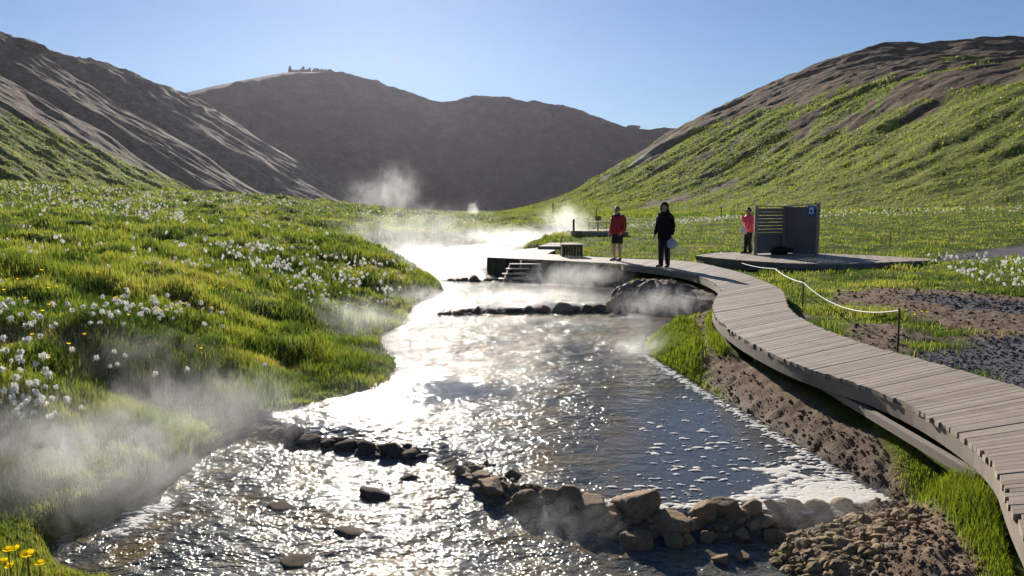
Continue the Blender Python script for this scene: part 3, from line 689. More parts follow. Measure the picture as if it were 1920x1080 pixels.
def beam_along(name, pts, w, top, bot, mat, parent, off=0.0):
    pts = np.asarray(pts); V, F = [], []
    n = len(pts)
    for i in range(n):
        t = pts[min(i + 1, n - 1)] - pts[max(i - 1, 0)]; t = t / np.linalg.norm(t); nn = np.array([-t[1], t[0]]); c = pts[i] + nn * off
        for s_, z in ((-1, top), (1, top), (1, bot), (-1, bot)): V.append((*(c + nn * s_ * w / 2), z))
    for i in range(n - 1):
        for q in range(4): F.append([i * 4 + q, i * 4 + (q + 1) % 4, (i + 1) * 4 + (q + 1) % 4, (i + 1) * 4 + q])
    F += [[0, 1, 2, 3], [4 * n - 1, 4 * n - 2, 4 * n - 3, 4 * n - 4]]
    V = np.array(V); s = np.concatenate([[0], np.cumsum(np.linalg.norm(np.diff(pts, axis=0), axis=1))]); uv = np.stack([np.repeat(s, 4), np.tile([0, .05, .3, .35], n)], 1)
    return np_mesh(name, V, np.array(F), mat, parent, uv=uv, extra={"rnd": np.full(len(V), .3)})
def box(name, c, size, mat, parent=None, rz=0.0, bevel=.004, rnd=.3, tilt=0.0):
    b = bmesh.new(); bmesh.ops.create_cube(b, size=1); bmesh.ops.scale(b, vec=size, verts=b.verts)
    if bevel: bmesh.ops.bevel(b, geom=list(b.edges), offset=bevel, segments=1, affect='EDGES')
    bmesh.ops.rotate(b, matrix=Matrix.Rotation(tilt, 3, 'Y') if tilt else Matrix.Identity(3), verts=b.verts)
    bmesh.ops.rotate(b, matrix=Matrix.Rotation(rz, 3, 'Z'), verts=b.verts); bmesh.ops.translate(b, vec=c, verts=b.verts)
    v = np.array([x.co[:] for x in b.verts]); fs = {}
    for f in b.faces: fs.setdefault(len(f.verts), []).append([x.index for x in f.verts])
    b.free(); u = v @ np.array([[math.cos(rz), 0], [math.sin(rz), 0], [0, 1]]); ext = np.ptp(v, axis=0)
    if ext[2] > max(ext[0], ext[1]): u = u[:, ::-1]
    return v, [np.array(q) for q in fs.values()], u, np.full(len(v), rnd)
def boxes(name, lst, mat, parent=None):
    V, Fs, U, RD, o = [], {}, [], [], 0
    for v, f, u, r in lst:
        V.append(v); U.append(u); RD.append(r)
        for q in f: Fs.setdefault(q.shape[1], []).append(q + o)
        o += len(v)
    return np_mesh(name, np.vstack(V), [np.vstack(x) for x in Fs.values()], mat, parent, uv=np.vstack(U), extra={"rnd": np.concatenate(RD)})
def rel(root, *objs):                      # parts were built in world space: keep them there under their thing
    inv = Matrix.Translation(-Vector(root.location))
    for o in objs: o.data.transform(inv)

# main boardwalk
bw = empty("boardwalk", (4.0, 6.5, DECK)); tag(bw, "weathered grey-brown plank boardwalk winding along the right bank of the stream", "boardwalk")
Lr = resample(walk_L, 400); Rr_ = resample(walk_R, 400)
parts = [planks("deck", walk_L, walk_R, 296, .0075, DECK, .04, M_DECK, bw)]
mid = (Lr + Rr_) / 2
inl = Lr + (mid - Lr) / np.linalg.norm(mid - Lr, axis=1)[:, None] * .035; inr = Rr_ + (mid - Rr_) / np.linalg.norm(mid - Rr_, axis=1)[:, None] * .035
sub = slice(None, None, 4)
parts.append(beam_along("edge_beam", inl[sub], .05, DECK - .043, DECK - .17, M_BEAM, bw)); parts.append(beam_along("edge_beam", inr[sub], .05, DECK - .043, DECK - .17, M_BEAM, bw))
kk = np.nonzero((Lr[:, 1] > 5.3) & (Lr[:, 1] < 8.2))[0]; near_l = resample(np.array([inl[kk[0]], inl[kk[-1]] + (mid - Lr)[kk[-1]] * .35]), 3)
parts.append(beam_along("lower_bearer", near_l, .07, DECK - .19, DECK - .26, M_BEAM, bw))
for i in range(20, 400, 42):
    for q in (inl[i] + (mid[i] - inl[i]) * .4, inr[i] + (mid[i] - inr[i]) * .4):
        g = gz(*q); parts.append(boxes("post", [box("p", (q[0], q[1], (g - .15 + DECK - .213) / 2), (.09, .09, DECK - .213 - g + .15), None)], M_BEAM, bw))
rel(bw, *parts)

# bathing platform over the water with its steps
bp_ = empty("bathing_platform", (*P(980, 482, DECK), DECK)); tag(bp_, "broad wooden bathing platform standing in the steaming water behind the two walkers", "platform")
fr_ = np.array(bath_front); bk_ = np.array([D(1170, 485), D(1088, 480.5), D(1028, 476.5), D(1003, 465.5), D(972, 468)])
parts = [planks("deck", bath_front, bk_, 58, .012, DECK + .004, .04, M_DECK, bp_, .01, 3)]
a_, b_, c_, d_ = D(1028, 476.5), D(1003, 465.5), D(1010, 463.5), D(1052, 463)
parts.append(planks("walkway", [D(1027, 476), D(1051.5, 463.2)], [D(1003, 465.8), D(1008, 463.4)], 14, .012, DECK + .008, .04, M_DECK, bp_, .01, 4))
lst, lst2 = [], []
fp = resample(fr_, 34)
for i in range(33):
    a, b = fp[i] + np.array([0, .05]), fp[i + 1] + np.array([0, .05]); t = b - a; L_ = np.linalg.norm(t); c = (a + b) / 2
    if 24 <= i <= 27: continue
    (lst if i < 24 else lst2).append(box("b", (c[0], c[1], .40), (L_ - .012, .03, .70), None, rz=math.atan2(t[1], t[0]), rnd=random.random()))
parts.append(boxes("front_wall", lst, M_WET, bp_)); parts.append(boxes("front_wall", lst2, M_WET, bp_))
sw = fp[-1]; sb = np.array(D(972, 468))
parts.append(beam_along("side_wall", np.array([sw + [.04, .08], sb + [.04, 0]]), .05, DECK - .04, .1, M_WET, bp_))
rel(bp_, *parts)
st = empty("water_steps", (*P(985, 500, .5), .3)); tag(st, "wooden steps with wet pale treads leading from the platform into the water", "steps")
sp = []
p0 = np.array(P(985, 487, DECK)) + [0, -.1]
for k in range(4):
    zt = DECK - .13 - .135 * k; c = p0 + np.array([-.06 * k, -.1 - .24 * k])
    sp.append(boxes("tread", [box("t", (c[0], c[1], zt), (1.05 + .1 * k, .22, .035), None, bevel=.005, rnd=.1)], M_DECK, st))
for s_ in (-1, 1):
    a = p0 + np.array([s_ * .5, .0]); b = p0 + np.array([s_ * .62 - .12, -1.0])
    v, f = tube_np([(a[0], a[1], DECK - .2), (b[0], b[1], .05)], .045, 4); sp.append(np_mesh("stringer", v, f, M_BEAM, st, uv=v[:, :2], extra={"rnd": np.full(len(v), .4)}))
rel(st, *sp)
# raised path beyond the platform
pth = empty("raised_walkway", (*P(1050, 458, .9), .9)); tag(pth, "narrow plank walkway one step up behind the platform, leading upstream", "walkway")
zz_ = DECK + .13; E = lambda a, b: P(a, b, zz_)
parts = [planks("deck", [E(1008, 461.5), E(1032, 455)], [E(1058, 461.8), E(1088, 455)], 34, .012, zz_, .04, M_DECK, pth, .01, 6)]
f0, f1 = np.array(E(1008, 461.5)), np.array(E(1058, 461.8))
parts.append(beam_along("step_riser", np.array([f0 + [0, .03], f1 + [0, .03]]), .04, zz_ - .042, DECK - .12, M_BEAM, pth)); rel(pth, *parts)
# wooden crate seat and thin stake
x0, y0 = P(1072, 480.5, DECK + .01); cr = empty("storage_bench", (x0, y0, DECK)); tag(cr, "green-stained wooden box bench standing on the back edge of the platform", "bench")
h_ = .40
parts = [boxes("front_panel", [box("b", (x0 + dx, y0 - .26, DECK + h_ / 2 + .005), (.085, .03, h_), None, rnd=random.random()) for dx in np.linspace(-.28, .28, 7)], M_WET, cr),
         boxes("side_panel", [box("b", (x0 - .335, y0, DECK + h_ / 2), (.03, .5, h_), None)], M_WET, cr), boxes("side_panel", [box("b", (x0 + .335, y0, DECK + h_ / 2), (.03, .5, h_), None)], M_WET, cr),
         boxes("seat", [box("b", (x0, y0 - .2 + .135 * k, DECK + h_ + .02), (.74, .125, .03), None, rnd=random.random() * .4) for k in range(4)], M_DECK, cr)]
rel(cr, *parts)
def stake(px, py_base, h, r, lab, mat, z=None, name="stake", cat="post", group=None, d=None, cap=True):
    x, y, zb = (*P(px, py_base, z), z) if z is not None else (hit(px, py_base) if d is None else None or (Q(px, py_base, d)))
    path = [(0, 0, -.15), (.004, 0, h * .5), (0, .003, h)]; v, f = tube_np(path, r, 6); ps = [(v, f)]
    if cap:
        v2, f2 = ICO1; ps.append((v2 * np.array([r * 1.5, r * 1.5, r * 1.1]) + np.array([0, .003, h]), f2))
    v, f = cat_mesh(ps); o = np_mesh(name, v, f, mat, uv=v[:, :2], extra={"rnd": np.full(len(v), .3)}, smooth=True); o.location = (x, y, zb); tag(o, lab, cat, group); return o
stake(1051.5, 480, .62, .018, "thin dark stake standing at the left of the box bench", M_RUST, z=DECK)
# far deck with post and sign
d0 = 41.0; A_ = np.array(Q(1071, 433, d0)); B_ = np.array(Q(1175, 432, d0 + 1)); zt = A_[2]
fd = empty("far_deck", (A_[0], A_[1], zt)); tag(fd, "small far wooden deck with a green boarded end wall, left of the red-jacketed walker", "deck")
L_ = [A_[:2], B_[:2]]; parts = [planks("deck", L_, [A_[:2] + [0, 2.2], B_[:2] + [0, 2.2]], 26, .012, zt, .05, M_DECK, fd, .01, 8)]
gA = gz(*A_[:2]); w_ = Q(1091, 433, d0)[0] - A_[0]
parts.append(boxes("end_wall", [box("b", (A_[0] + w_ / 2, d0 - .02, zt - .06 - .11 * k), (w_, .04, .10), None, rnd=random.random()) for k in range(4)], M_WET, fd))
parts.append(boxes("front_beam", [box("b", ((A_[0] + w_ + B_[0]) / 2, d0 + .3, zt - .15), (B_[0] - A_[0] - w_, .06, .18), None)], M_BEAM, fd)); rel(fd, *parts)
o = boxes("wooden_post", [box("b", (0, 0, .28), (.11, .11, .62), None, bevel=.01)], M_WET); o.location = (Q(1075.5, 433, d0 + .2)[0], d0 + .2, zt + .03); tag(o, "thick dark upright post on the corner of the far deck", "post")
sx, sy, sz = Q(1121, 433, d0 + .6)
sg = empty("sign_board", (sx, sy, zt)); tag(sg, "small ochre sign board on a post at the far deck", "sign")
parts = [boxes("post", [box("b", (sx, sy, zt + .38), (.06, .05, .80), None)], M_BEAM, sg),
         boxes("panel", [box("b", (sx, sy - .04, zt + .66), (.32, .025, .24), None)], simple_mat("ochre_sign", (.30, .17, .04), .6), sg)]; rel(sg, *parts)
rl = empty("handrail", (sx + .5, sy + .8, zt)); tag(rl, "thin wire handrail along the back of the far deck", "railing")
pr = [tube_np([(sx + dx, sy + .8, zt - .3), (sx + dx, sy + .8, zt + .42)], .02, 5) for dx in (-.4, .55, 1.2)]
q1 = [np_mesh("rail_post", a_, b_, M_RUST, rl) for a_, b_ in pr]; v, f = cat_mesh([tube_np([(sx - .4 + t_ * 1.6, sy + .8, zt + .42 - .05 * math.sin(math.pi * t_ * 2) ** 2) for t_ in np.linspace(0, 1, 14)], .012, 5)]); q2 = np_mesh("rail_wire", v, f, M_RUST, rl); rel(rl, *q1, q2)

# platform of the changing shelter
sh = empty("shelter_platform", (*P(1480, 484, DECK), DECK)); tag(sh, "low round-fronted wooden platform carrying the changing shelter", "platform")
fr_ = smooth_poly(px_list("1303,479 1345,484 1410,489.5 1480,493.5 1560,494.5 1640,492.5 1745,488", D), 2, False); bk_ = smooth_poly(px_list("1340,474 1420,471.5 1480,472.5 1560,475.5 1660,480 1745,485", D), 2, False)
parts = [planks("deck", fr_, bk_, 96, .012, DECK, .04, M_DECK, sh, .008, 9), beam_along("edge_beam", resample(fr_, 40), .05, DECK - .043, DECK - .17, M_GREY, sh, .06), beam_along("lower_beam", resample(fr_, 40), .05, DECK - .19, DECK - .30, M_GREY, sh, .12)]
rel(sh, *parts)
# changing shelter: boarded screens meeting at a post
cs = empty("changing_shelter", (9.86, 28.2, DECK)); tag(cs, "grey boarded open changing shelter with a small blue sign, standing on the round platform", "shelter")
C_ = np.array([9.86, 28.2]); Le = np.array([8.60, 27.4]); Ri = np.array([10.62, 27.0]); Bl = np.array([9.32, 29.4]); Br = np.array([10.9, 29.2]); parts = []
def screen(a, b, ztop_a, ztop_b, gaps, name):
    t = b - a; L_ = np.linalg.norm(t); rz = math.atan2(t[1], t[0]); lst = []; n = 13; hgt = (ztop_a + ztop_b) / 2 - DECK - .10; ph = hgt / n
    for k in range(n):
        zc = DECK + .05 + ph * (k + .5); g = .024 if gaps and 6 <= k <= 11 else .001
        c = (a + b) / 2; lst.append(box("b", (c[0], c[1], zc), (L_ - .12, .022, ph - g), None, rz=rz, bevel=0, rnd=random.uniform(.2, .6)))
    w = boxes(name, lst, M_GREY, cs); ang = math.atan2(ztop_b - ztop_a, L_); c = (a + b) / 2
    r_ = boxes("top_rail", [box("b", (c[0], c[1], (ztop_a + ztop_b) / 2 + .02), (L_ + .06, .11, .035), None, rz=rz, tilt=-ang, rnd=0)], M_DECK, cs)
    return [w, r_]
parts += screen(Le, C_, 2.50, 2.50, True, "left_screen"); parts += screen(C_, Ri, 2.50, 2.60, False, "right_screen"); parts += screen(C_, Br, 2.46, 2.46, False, "rear_screen");
for q, zt_ in ((Le, 2.52), (C_ + [0, -.03], 2.51), (Ri, 2.62), (Br, 2.47)):
    parts.append(boxes("post", [box("b", (q[0], q[1] - .045, (DECK + zt_) / 2), (.105, .105, zt_ - DECK), None, bevel=.008, rnd=.2)], M_BEAM if q is Le or q is Ri else M_GREY, cs))
t = (Ri - C_) / np.linalg.norm(Ri - C_); nn = np.array([t[1], -t[0]]) ; nn = nn if nn[0] < 0 else -nn
c = Ri - t * .20 + nn * .06
M_BLUE = simple_mat("blue_sign", (.03, .12, .42), .45, var=.03); M_WHITE = simple_mat("white_sign", (.78, .78, .78), .5, var=.03); M_DARKB = simple_mat("sign_brown", (.10, .05, .04), .5, var=.05)
rzs = math.atan2(t[1], t[0])
sgn = boxes("sign", [box("b", (c[0], c[1], 2.36), (.30, .014, .38), None, rz=rzs)], M_BLUE, cs); rel(cs, *parts)
rel(cs, sgn)
ib = c + nn * .012; pn = boxes("pictogram_panel", [box("b", (ib[0], ib[1], 2.37), (.17, .006, .23), None, rz=rzs, bevel=0)], M_WHITE, sgn); rel(cs, pn)
ib = c + nn * .02
mk = lambda u, z, w, h: box("b", (ib[0] + t[0] * u, ib[1] + t[1] * u, z), (w, .006, h), None, rz=rzs, bevel=0)
hd = tube_np([(ib[0] - nn[0] * .003, ib[1] - nn[1] * .003, 2.435), (ib[0] + nn[0] * .003, ib[1] + nn[1] * .003, 2.435)], .021, 10)
pg = boxes("pictogram", [mk(0, 2.375, .05, .075), mk(-.014, 2.305, .018, .07), mk(.014, 2.305, .018, .07), mk(-.036, 2.375, .014, .07), mk(.036, 2.375, .014, .07)], M_DARKB, sgn); rel(cs, pg)
# heap of dark clothes / bag in the corner of the shelter
def blob(name, loc, size, mat, seed, amp=.25, sub=ICO3, parent=None, flat=None):
    V, F = sub; rg = np.random.default_rng(seed); k = rg.normal(size=(6, 3)) * 2.2; ph = rg.uniform(0, 6, 6); r = 1 + amp * np.sin(V @ k.T + ph).mean(1) * 1.6
    W = V * r[:, None] * np.array(size)
    if flat is not None: W[:, 2] = np.maximum(W[:, 2], -flat)
    o = np_mesh(name, W, F, mat, parent, smooth=True); o.location = loc; return o
M_BLACK = simple_mat("black_cloth", (.012, .012, .014), .85, var=.3)
o = blob("duffel_bag", (9.66, 27.72, DECK + .09), (.36, .2, .17), M_BLACK, 4, .3, flat=.085); tag(o, "slumped black bag lying at the foot of the shelter's corner", "bag")
v, f = tube_np([(-.2, -.05, .1), (-.12, -.12, .2), (.05, -.12, .22), (.16, -.06, .1)], .012, 6); np_mesh("handle", v, f, M_BLACK, o, smooth=True)
# rope fence
s1 = stake(1682, 662, .60, .014, "rusty iron rope stake nearest the camera, where the rope ends", M_RUST, group="rusty iron rope stakes"); s2 = stake(1504, 581, .58, .014, "rusty iron rope stake second from the camera, beside the boardwalk bend", M_RUST, group="rusty iron rope stakes")
s3 = stake(1452, 533, .42, .012, "short rusty iron rope stake third from the camera, in the grass", M_RUST, group="rusty iron rope stakes"); s4 = stake(1350, 489, .36, .012, "rusty iron rope stake at the front left edge of the round platform", M_RUST, group="rusty iron rope stakes")
tops = [Vector(s.location) + Vector((0, 0, h)) for s, h in ((s4, .33), (s3, .41), (s2, .53), (s1, .585))]
path = []
for a, b, sag in zip(tops[:-1], tops[1:], (.16, .06, .24)):
    for t_ in np.linspace(0, 1, 16)[: 15 if b is not tops[-1] else 16]:
        q = a.lerp(b, t_); path.append((q.x, q.y - .016, q.z - sag * 4 * t_ * (1 - t_) * .9))
v, f = tube_np(path, .0105, 6); o = np_mesh("rope", v, f, M_ROPE, smooth=True); tag(o, "sagging white rope strung between the rusty iron stakes", "rope")
stake(1668, 466, .72, .022, "thin marker stake standing in the meadow to the right of the shelter", M_RUST)
stake(1352, 404, .9, .07, "tiny far stake on the green slope left of the shelter", M_RUST)
stake(1037, 398, .9, .09, "tiny far stake on the green slope above the steam", M_RUST)
stake(1118, 405, .7, .06, "tiny far stake on the green slope above the ochre sign", M_RUST)
# ------------------------------------------------------------------ rocks, pebbles, foam
def rock_mat(name, lo, mid, hi, rough=.75, damp=0):
    m = MT(name); p = m.obj(); a = m.noise(6, 6, .65, vec=p); b = m.noise(40, 4, .7, vec=p)
    rnd = m.n("ShaderNodeObjectInfo", 5)
    c = m.ramp(m.math('ADD', m.math('MULTIPLY', a, .6), m.math('MULTIPLY', b, .4)), [(.3, lo), (.5, mid), (.7, hi)])
    tone = m.attr('tone', 2); c = m.mix(tone, c, m.mix(1.0, c, (.50, .52, .56), 'MULTIPLY'))
    c = m.mix(m.math('MULTIPLY', rnd, .5), c, m.mix(1.0, c, (.62, .66, .70), 'MULTIPLY'))
    return m.done(m.pbsdf(c, rough, m.bump(m.math('ADD', a, m.math('MULTIPLY', b, .5)), .6, .025), .08 if rough > .55 else .2))
M_ROCK = rock_mat("brown_dam_stone", (.11, .068, .036), (.31, .205, .115), (.48, .345, .22))
M_WETROCK = rock_mat("dark_wet_stone", (.045, .033, .025), (.13, .092, .068), (.22, .165, .12), .9)
def rock_verts(seed, sub=ICO3, planes=13, rough=.07):
    rg = np.random.default_rng(seed); V, F = sub; N = rg.normal(size=(planes, 3)); N /= np.linalg.norm(N, axis=1)[:, None]; dd = rg.uniform(.5, 1.0, planes)
    dot = V @ N.T; r = np.where(dot > .12, dd / np.maximum(dot, .12), 9).min(1); r = np.minimum(r, 1.15)
    k = np.vstack([rg.normal(size=(8, 3)) * 5, rg.normal(size=(8, 3)) * 14]); ph = rg.uniform(0, 6, 16); r = r * (1 + rough * np.sin(V @ k.T + ph).mean(1) * 2.6)
    return V * r[:, None], F
rock_me = []
for k in range(9):
    v, f = rock_verts(500 + k, ICO4 if k < 5 else ICO3, 9 + k % 3, .05); o = np_mesh("rock", v, f, M_ROCK if k < 5 else M_WETROCK, smooth=True)
    rock_me.append(o.data); bpy.data.objects.remove(o)
def put_rock(px, py, w, hr, lab, group, wet=False, name="rock", zoff=0.0, lift=.3):
    x, y = PL(px, py); wm = w / FPX * y * .5; g = water_level(x, y)
    k = random.randrange(5) if not wet else 5 + random.randrange(4)
    o = bpy.data.objects.new(name, rock_me[k]); COL.objects.link(o); hz = wm * hr
    o.scale = (wm, wm * random.uniform(.7, 1.0), hz); o.rotation_euler = (random.uniform(-.25, .25), random.uniform(-.25, .25), random.uniform(0, 6.28))
    o.location = (x, y, float(g) + hz * lift + zoff); tag(o, lab, "rock", group); return o
ORD = "first second third fourth fifth sixth seventh eighth ninth tenth eleventh twelfth thirteenth fourteenth fifteenth sixteenth seventeenth eighteenth nineteenth twentieth twenty-first twenty-second".split()
front = [(892, 884, 34, .5), (903, 898, 40, .5), (925, 925, 82, .55), (985, 955, 52, .85), (1034, 962, 40, .8), (1068, 968, 52, .95), (1108, 980, 62, .95), (1148, 990, 42, 1.0), (1193, 985, 84, 1.0), (1258, 1002, 74, .85),
         (1318, 992, 56, .9), (1358, 988, 56, .8), (1406, 986, 50, .8), (1448, 984, 48, .75), (1488, 984, 44, .8), (1532, 985, 46, .75), (1576, 980, 40, .7)]
for k, (a, b, w, hr) in enumerate(front):
    put_rock(a, b, w * 1.0, hr * .78, "brown stone in the front dam across the stream, %s from its left end" % ORD[k], "stones of the front dam", lift=.42)
front2 = [(1196, 1022, 66, .9), (1262, 1022, 50, .7), (1328, 1012, 44, .7), (1395, 1012, 46, .7), (1455, 1012, 46, .6), (1520, 1012, 46, .6)]
for k, (a, b, w, hr) in enumerate(front2):
    put_rock(a, b, w, hr, "low brown stone on the camera side of the front dam, %s from the left" % ORD[k], "stones before the front dam", lift=.3)
for k, (a, b, w, hr) in enumerate([(1352, 1052, 34, .75), (1392, 1048, 32, .75)]):
    put_rock(a, b, w, hr, "lone pointed grey stone in shallow water before the dam, %s one" % ("left" if k == 0 else "right"), "lone stones before the dam")
left = [(478, 808, 34, .5), (500, 812, 36, .55), (524, 816, 36, .6), (553, 820, 40, .95), (580, 828, 46, .55), (614, 833, 42, .5), (650, 838, 44, .45), (690, 842, 52, .5), (738, 848, 62, .55), (772, 852, 40, .4)]
for k, (a, b, w, hr) in enumerate(left):
    put_rock(a, b, w, hr, "dark wet stone in the low dam by the left bank, %s from the bank" % ORD[k], "stones of the left bank dam", True)
mid = [(838, 589, 16, .5), (866, 588, 20, .5), (893, 587, 22, .9), (925, 587, 34, .4), (958, 586, 34, .5), (990, 585, 24, .8), (1018, 584, 34, .6), (1052, 584, 38, .6), (1076, 582, 22, .8), (1098, 582, 22, .9), (1124, 580, 26, .6), (1150, 580, 38, .9)]
for k, (a, b, w, hr) in enumerate(mid):
    put_rock(a, b, w * 1.15, hr, "wet stone in the middle dam below the rock mound, %s from its left end" % ORD[k], "stones of the middle dam", True)
farr = [(845, 526, 12, .6), (868, 525, 16, .6), (890, 524, 18, .7), (915, 523, 14, .5), (940, 522, 16, .5)]
for k, (a, b, w, hr) in enumerate(farr):
    put_rock(a, b, w * 1.2, hr, "small dark stone in the far dam before the platform, %s from its left end" % ORD[k], "stones of the far dam", True)
rap_ = [(705, 928, 66, .34), (772, 897, 50, .36), (530, 948, 56, .25), (655, 1000, 60, .22), (560, 1050, 70, .22)]
for k, (a, b, w, hr) in enumerate(rap_):
    put_rock(a, b, w, hr, "half-sunken dark rock in the rapids, %s of them counting from the dam towards the camera" % ORD[sorted(rap_, key=lambda r: r[1]).index((a, b, w, hr))], "sunken rocks in the rapids", True, lift=.05)
# rock mound of spring deposit
m = MT("spring_rock"); p = m.obj(); a = m.noise(2.2, 6, .65, vec=m.scl(p, (1, 1, 3.2))); b = m.noise(14, 5, .7, vec=p)
c = m.ramp(m.math('ADD', m.math('MULTIPLY', a, .6), m.math('MULTIPLY', b, .4)), [(.3, (.045, .03, .022)), (.5, (.16, .11, .08)), (.66, (.30, .235, .18)), (.8, (.42, .36, .3))])
M_SPRING = m.done(m.pbsdf(c, .8, m.bump(m.math('ADD', a, m.math('MULTIPLY', b, .5)), .9, .08), .3))
V, F = ico(5); an = np.arctan2(V[:, 1], V[:, 0]); r = 1 + .08 * np.sin(an * 9 + V[:, 2] * 4) + .05 * np.sin(an * 23 + 2 * V[:, 2]) + .10 * fbm(V[:, 0] * 2, V[:, 1] * 2 + V[:, 2], 3, 201)
W = V * r[:, None]; W[:, 2] = np.sign(W[:, 2]) * np.abs(W[:, 2]) ** .75
dent = np.exp(-(((W[:, 0] - .25) / .35) ** 2 + ((W[:, 1] + .9) / .5) ** 2 + ((W[:, 2] - .15) / .35) ** 2)); W[:, 1] += .35 * dent
W = W * np.array([1.05, .85, .60]); cx, cy_ = P(1238, 574, .2)
o = np_mesh("rock_mound", W, F, M_SPRING, smooth=True); o.location = (cx, cy_ + .5, .15); tag(o, "rounded brown mound of spring rock rising from the water beside the boardwalk", "rock")
V, F = rock_verts(77, ICO4, 14, .08); o = np_mesh("rock", V * np.array([.55, .5, .38]), F, M_SPRING, smooth=True); x, y = P(1312, 580, .2); o.location = (x, y + .35, .3); tag(o, "brown rock under the boardwalk's inner bend, right of the big mound", "rock")
# crags on the skyline
M_CRAG = simple_mat("crag_rock", (.05, .04, .036), .95, var=.4, scale=.4)
def crag(px, py, d, sx, sz, lab, n=1, seed=0, depth=1.0):
    ps = []
    for k in range(n):
        v, f = rock_verts(seed + k, ICO3, 11, .1); u = (k / max(n - 1, 1) - .5) * 2 if n > 1 else 0; q = random.uniform(.6, 1.3) * (1 if n == 1 else 2.4 / n)
        ps.append((v * np.array([sx * q, sx * q * depth, sz * random.uniform(.5, 1.0)]) + np.array([u * sx, random.uniform(-1, 1) * sx * .1, 0]), f))
    v, f = cat_mesh(ps); o = np_mesh("crag", v, f, M_CRAG); o.location = Q(px, py, d); tag(o, lab, "rock outcrop"); return o
crag(583, 135, 1075, 27, 7, "long jagged outcrop crowning the top of the back mountain", 14, 600, .5); crag(548, 136, 1070, 5, 6, "small knob of rock just left of the summit outcrop", 1, 620)
crag(911, 187, 1000, 8, 5, "lone rounded boulder on the right shoulder of the back mountain", 1, 621); crag(1165, 240, 925, 14, 4.5, "low rock step on the skyline at the far right of the back mountain", 3, 630)
crag(1492, 160, 300, 4.5, 2.4, "dark rock nub on the skyline of the right hill", 2, 640); crag(8, 82, 445, 10, 7, "dark rocky peak at the top of the left hill", 2, 650)
# pebbles
M_PEB = rock_mat("brown_pebble", (.10, .068, .038), (.29, .20, .115), (.50, .37, .24))
def scatter(name, pts, sizes, mat, seed, lab, cat, sub=ICO1, flat=.7):
    rg = np.random.default_rng(seed); V, F = sub; VV, FF = [], []; protos_ = [rock_verts(seed + q, sub, 9, .1)[0] for q in range(12)]
    for i, ((x, y, z), s_) in enumerate(zip(pts, sizes)):
        a = rg.uniform(0, 6.28); c, s = math.cos(a), math.sin(a); w = protos_[i % 12] * np.array([1, rg.uniform(.65, 1), flat * rg.uniform(.6, 1.1)]) * s_
        VV.append(np.stack([w[:, 0] * c - w[:, 1] * s + x, w[:, 0] * s + w[:, 1] * c + y, w[:, 2] + z + s_ * .2], 1)); FF.append(F + i * len(V))
    o = np_mesh(name, np.vstack(VV), np.vstack(FF), mat, smooth=False, extra={"tone": np.repeat(rg.uniform(0, 1, len(VV)), len(V))}); tag(o, lab, cat, kind='stuff'); return o
heap = np.array(px_list("1440,978 1520,962 1600,958 1680,952 1725,962 1730,1000 1690,1050 1640,1080 1580,1080 1540,1060 1480,1040 1430,1000", lambda a, b: P(a, b, .17)))
pp = np.stack([RNG.uniform(heap[:, 0].min(), heap[:, 0].max(), 9000), RNG.uniform(heap[:, 1].min(), heap[:, 1].max(), 9000)], 1); hd_ = sdist(heap, pp[:, 0], pp[:, 1])
pp = pp[(hd_ < 0) & (RNG.uniform(0, 1, 9000) < np.clip(-hd_ * 6, .1, 1))][:2600]; zz_ = ground_z(pp[:, 0], pp[:, 1]); zz_ = np.maximum(zz_, -.01 + .06 * np.clip(-sdist(heap, pp[:, 0], pp[:, 1]) * 2.5, 0, 1))
sz_ = np.clip(RNG.lognormal(-4.05, .6, len(pp)), .007, .07)
dl = resample(np.array([PL(a, b) for a, b in [(890, 880), (930, 920), (985, 955), (1068, 972), (1150, 990), (1200, 995), (1300, 998), (1420, 992), (1560, 985)]]), 380); dl = dl + RNG.normal(0, .07, dl.shape)
scatter("dam_rubble", np.column_stack([dl, water_level(dl[:, 0], dl[:, 1]) - .02]), np.clip(RNG.lognormal(-3.2, .5, len(dl)), .02, .10), M_ROCK, 705, "small rubble packed between the big stones of the front dam", "rubble", ICO2)
for dn, pl, n_, zs in (("left bank", [(470, 806), (524, 815), (580, 827), (650, 838), (738, 848), (790, 853)], 170, (.02, .085)), ("middle", [(830, 589), (893, 587), (960, 586), (1052, 584), (1155, 580)], 240, (.03, .13)), ("far", [(838, 526), (890, 524), (960, 521)], 70, (.04, .12))):
    dl = resample(np.array([PL(a, b) for a, b in pl]), n_); dl = dl + RNG.normal(0, .06 if dn == "left bank" else .11, dl.shape)
    scatter("dam_rubble", np.column_stack([dl, water_level(dl[:, 0], dl[:, 1]) - .02]), np.clip(RNG.lognormal(np.log(zs[1] * .55), .4, len(dl)), *zs), M_WETROCK, 706, "small dark rubble packed along the %s dam" % dn, "rubble", ICO2)
scatter("pebbles", np.column_stack([pp, zz_]), sz_, M_PEB, 700, "heap of brown pebbles piled at the right end of the front dam", "pebbles", ICO2)
M_CLOD = rock_mat("dry_clod", (.085, .052, .034), (.19, .125, .085), (.30, .215, .155), .9); M_GRAV = rock_mat("dark_gravel", (.05, .048, .05), (.14, .13, .137), (.26, .25, .25), .9)
cx_, cy2 = pool(300000, 3.5, 34, -5, 40, .5); zc_, s_o, g_r, w_e, l_u, r_d, _d = ground_z(cx_, cy2, True); dc = np.hypot(cx_, cy2)
k = (s_o > .55) & (r_d > .02) & (RNG.uniform(0, 1, len(cx_)) < .16) & ~inside(WALK, cx_, cy2); k = np.nonzero(k)[0][:5200]
scatter("soil_clods", np.column_stack([cx_[k], cy2[k], zc_[k]]), np.clip(RNG.lognormal(-4.5, .5, len(k)), .005, .035) * np.clip(dc[k] / 12, 1, 1.6), M_CLOD, 720, "loose crumbs and clods of brown soil on the bare banks", "soil crumbs")
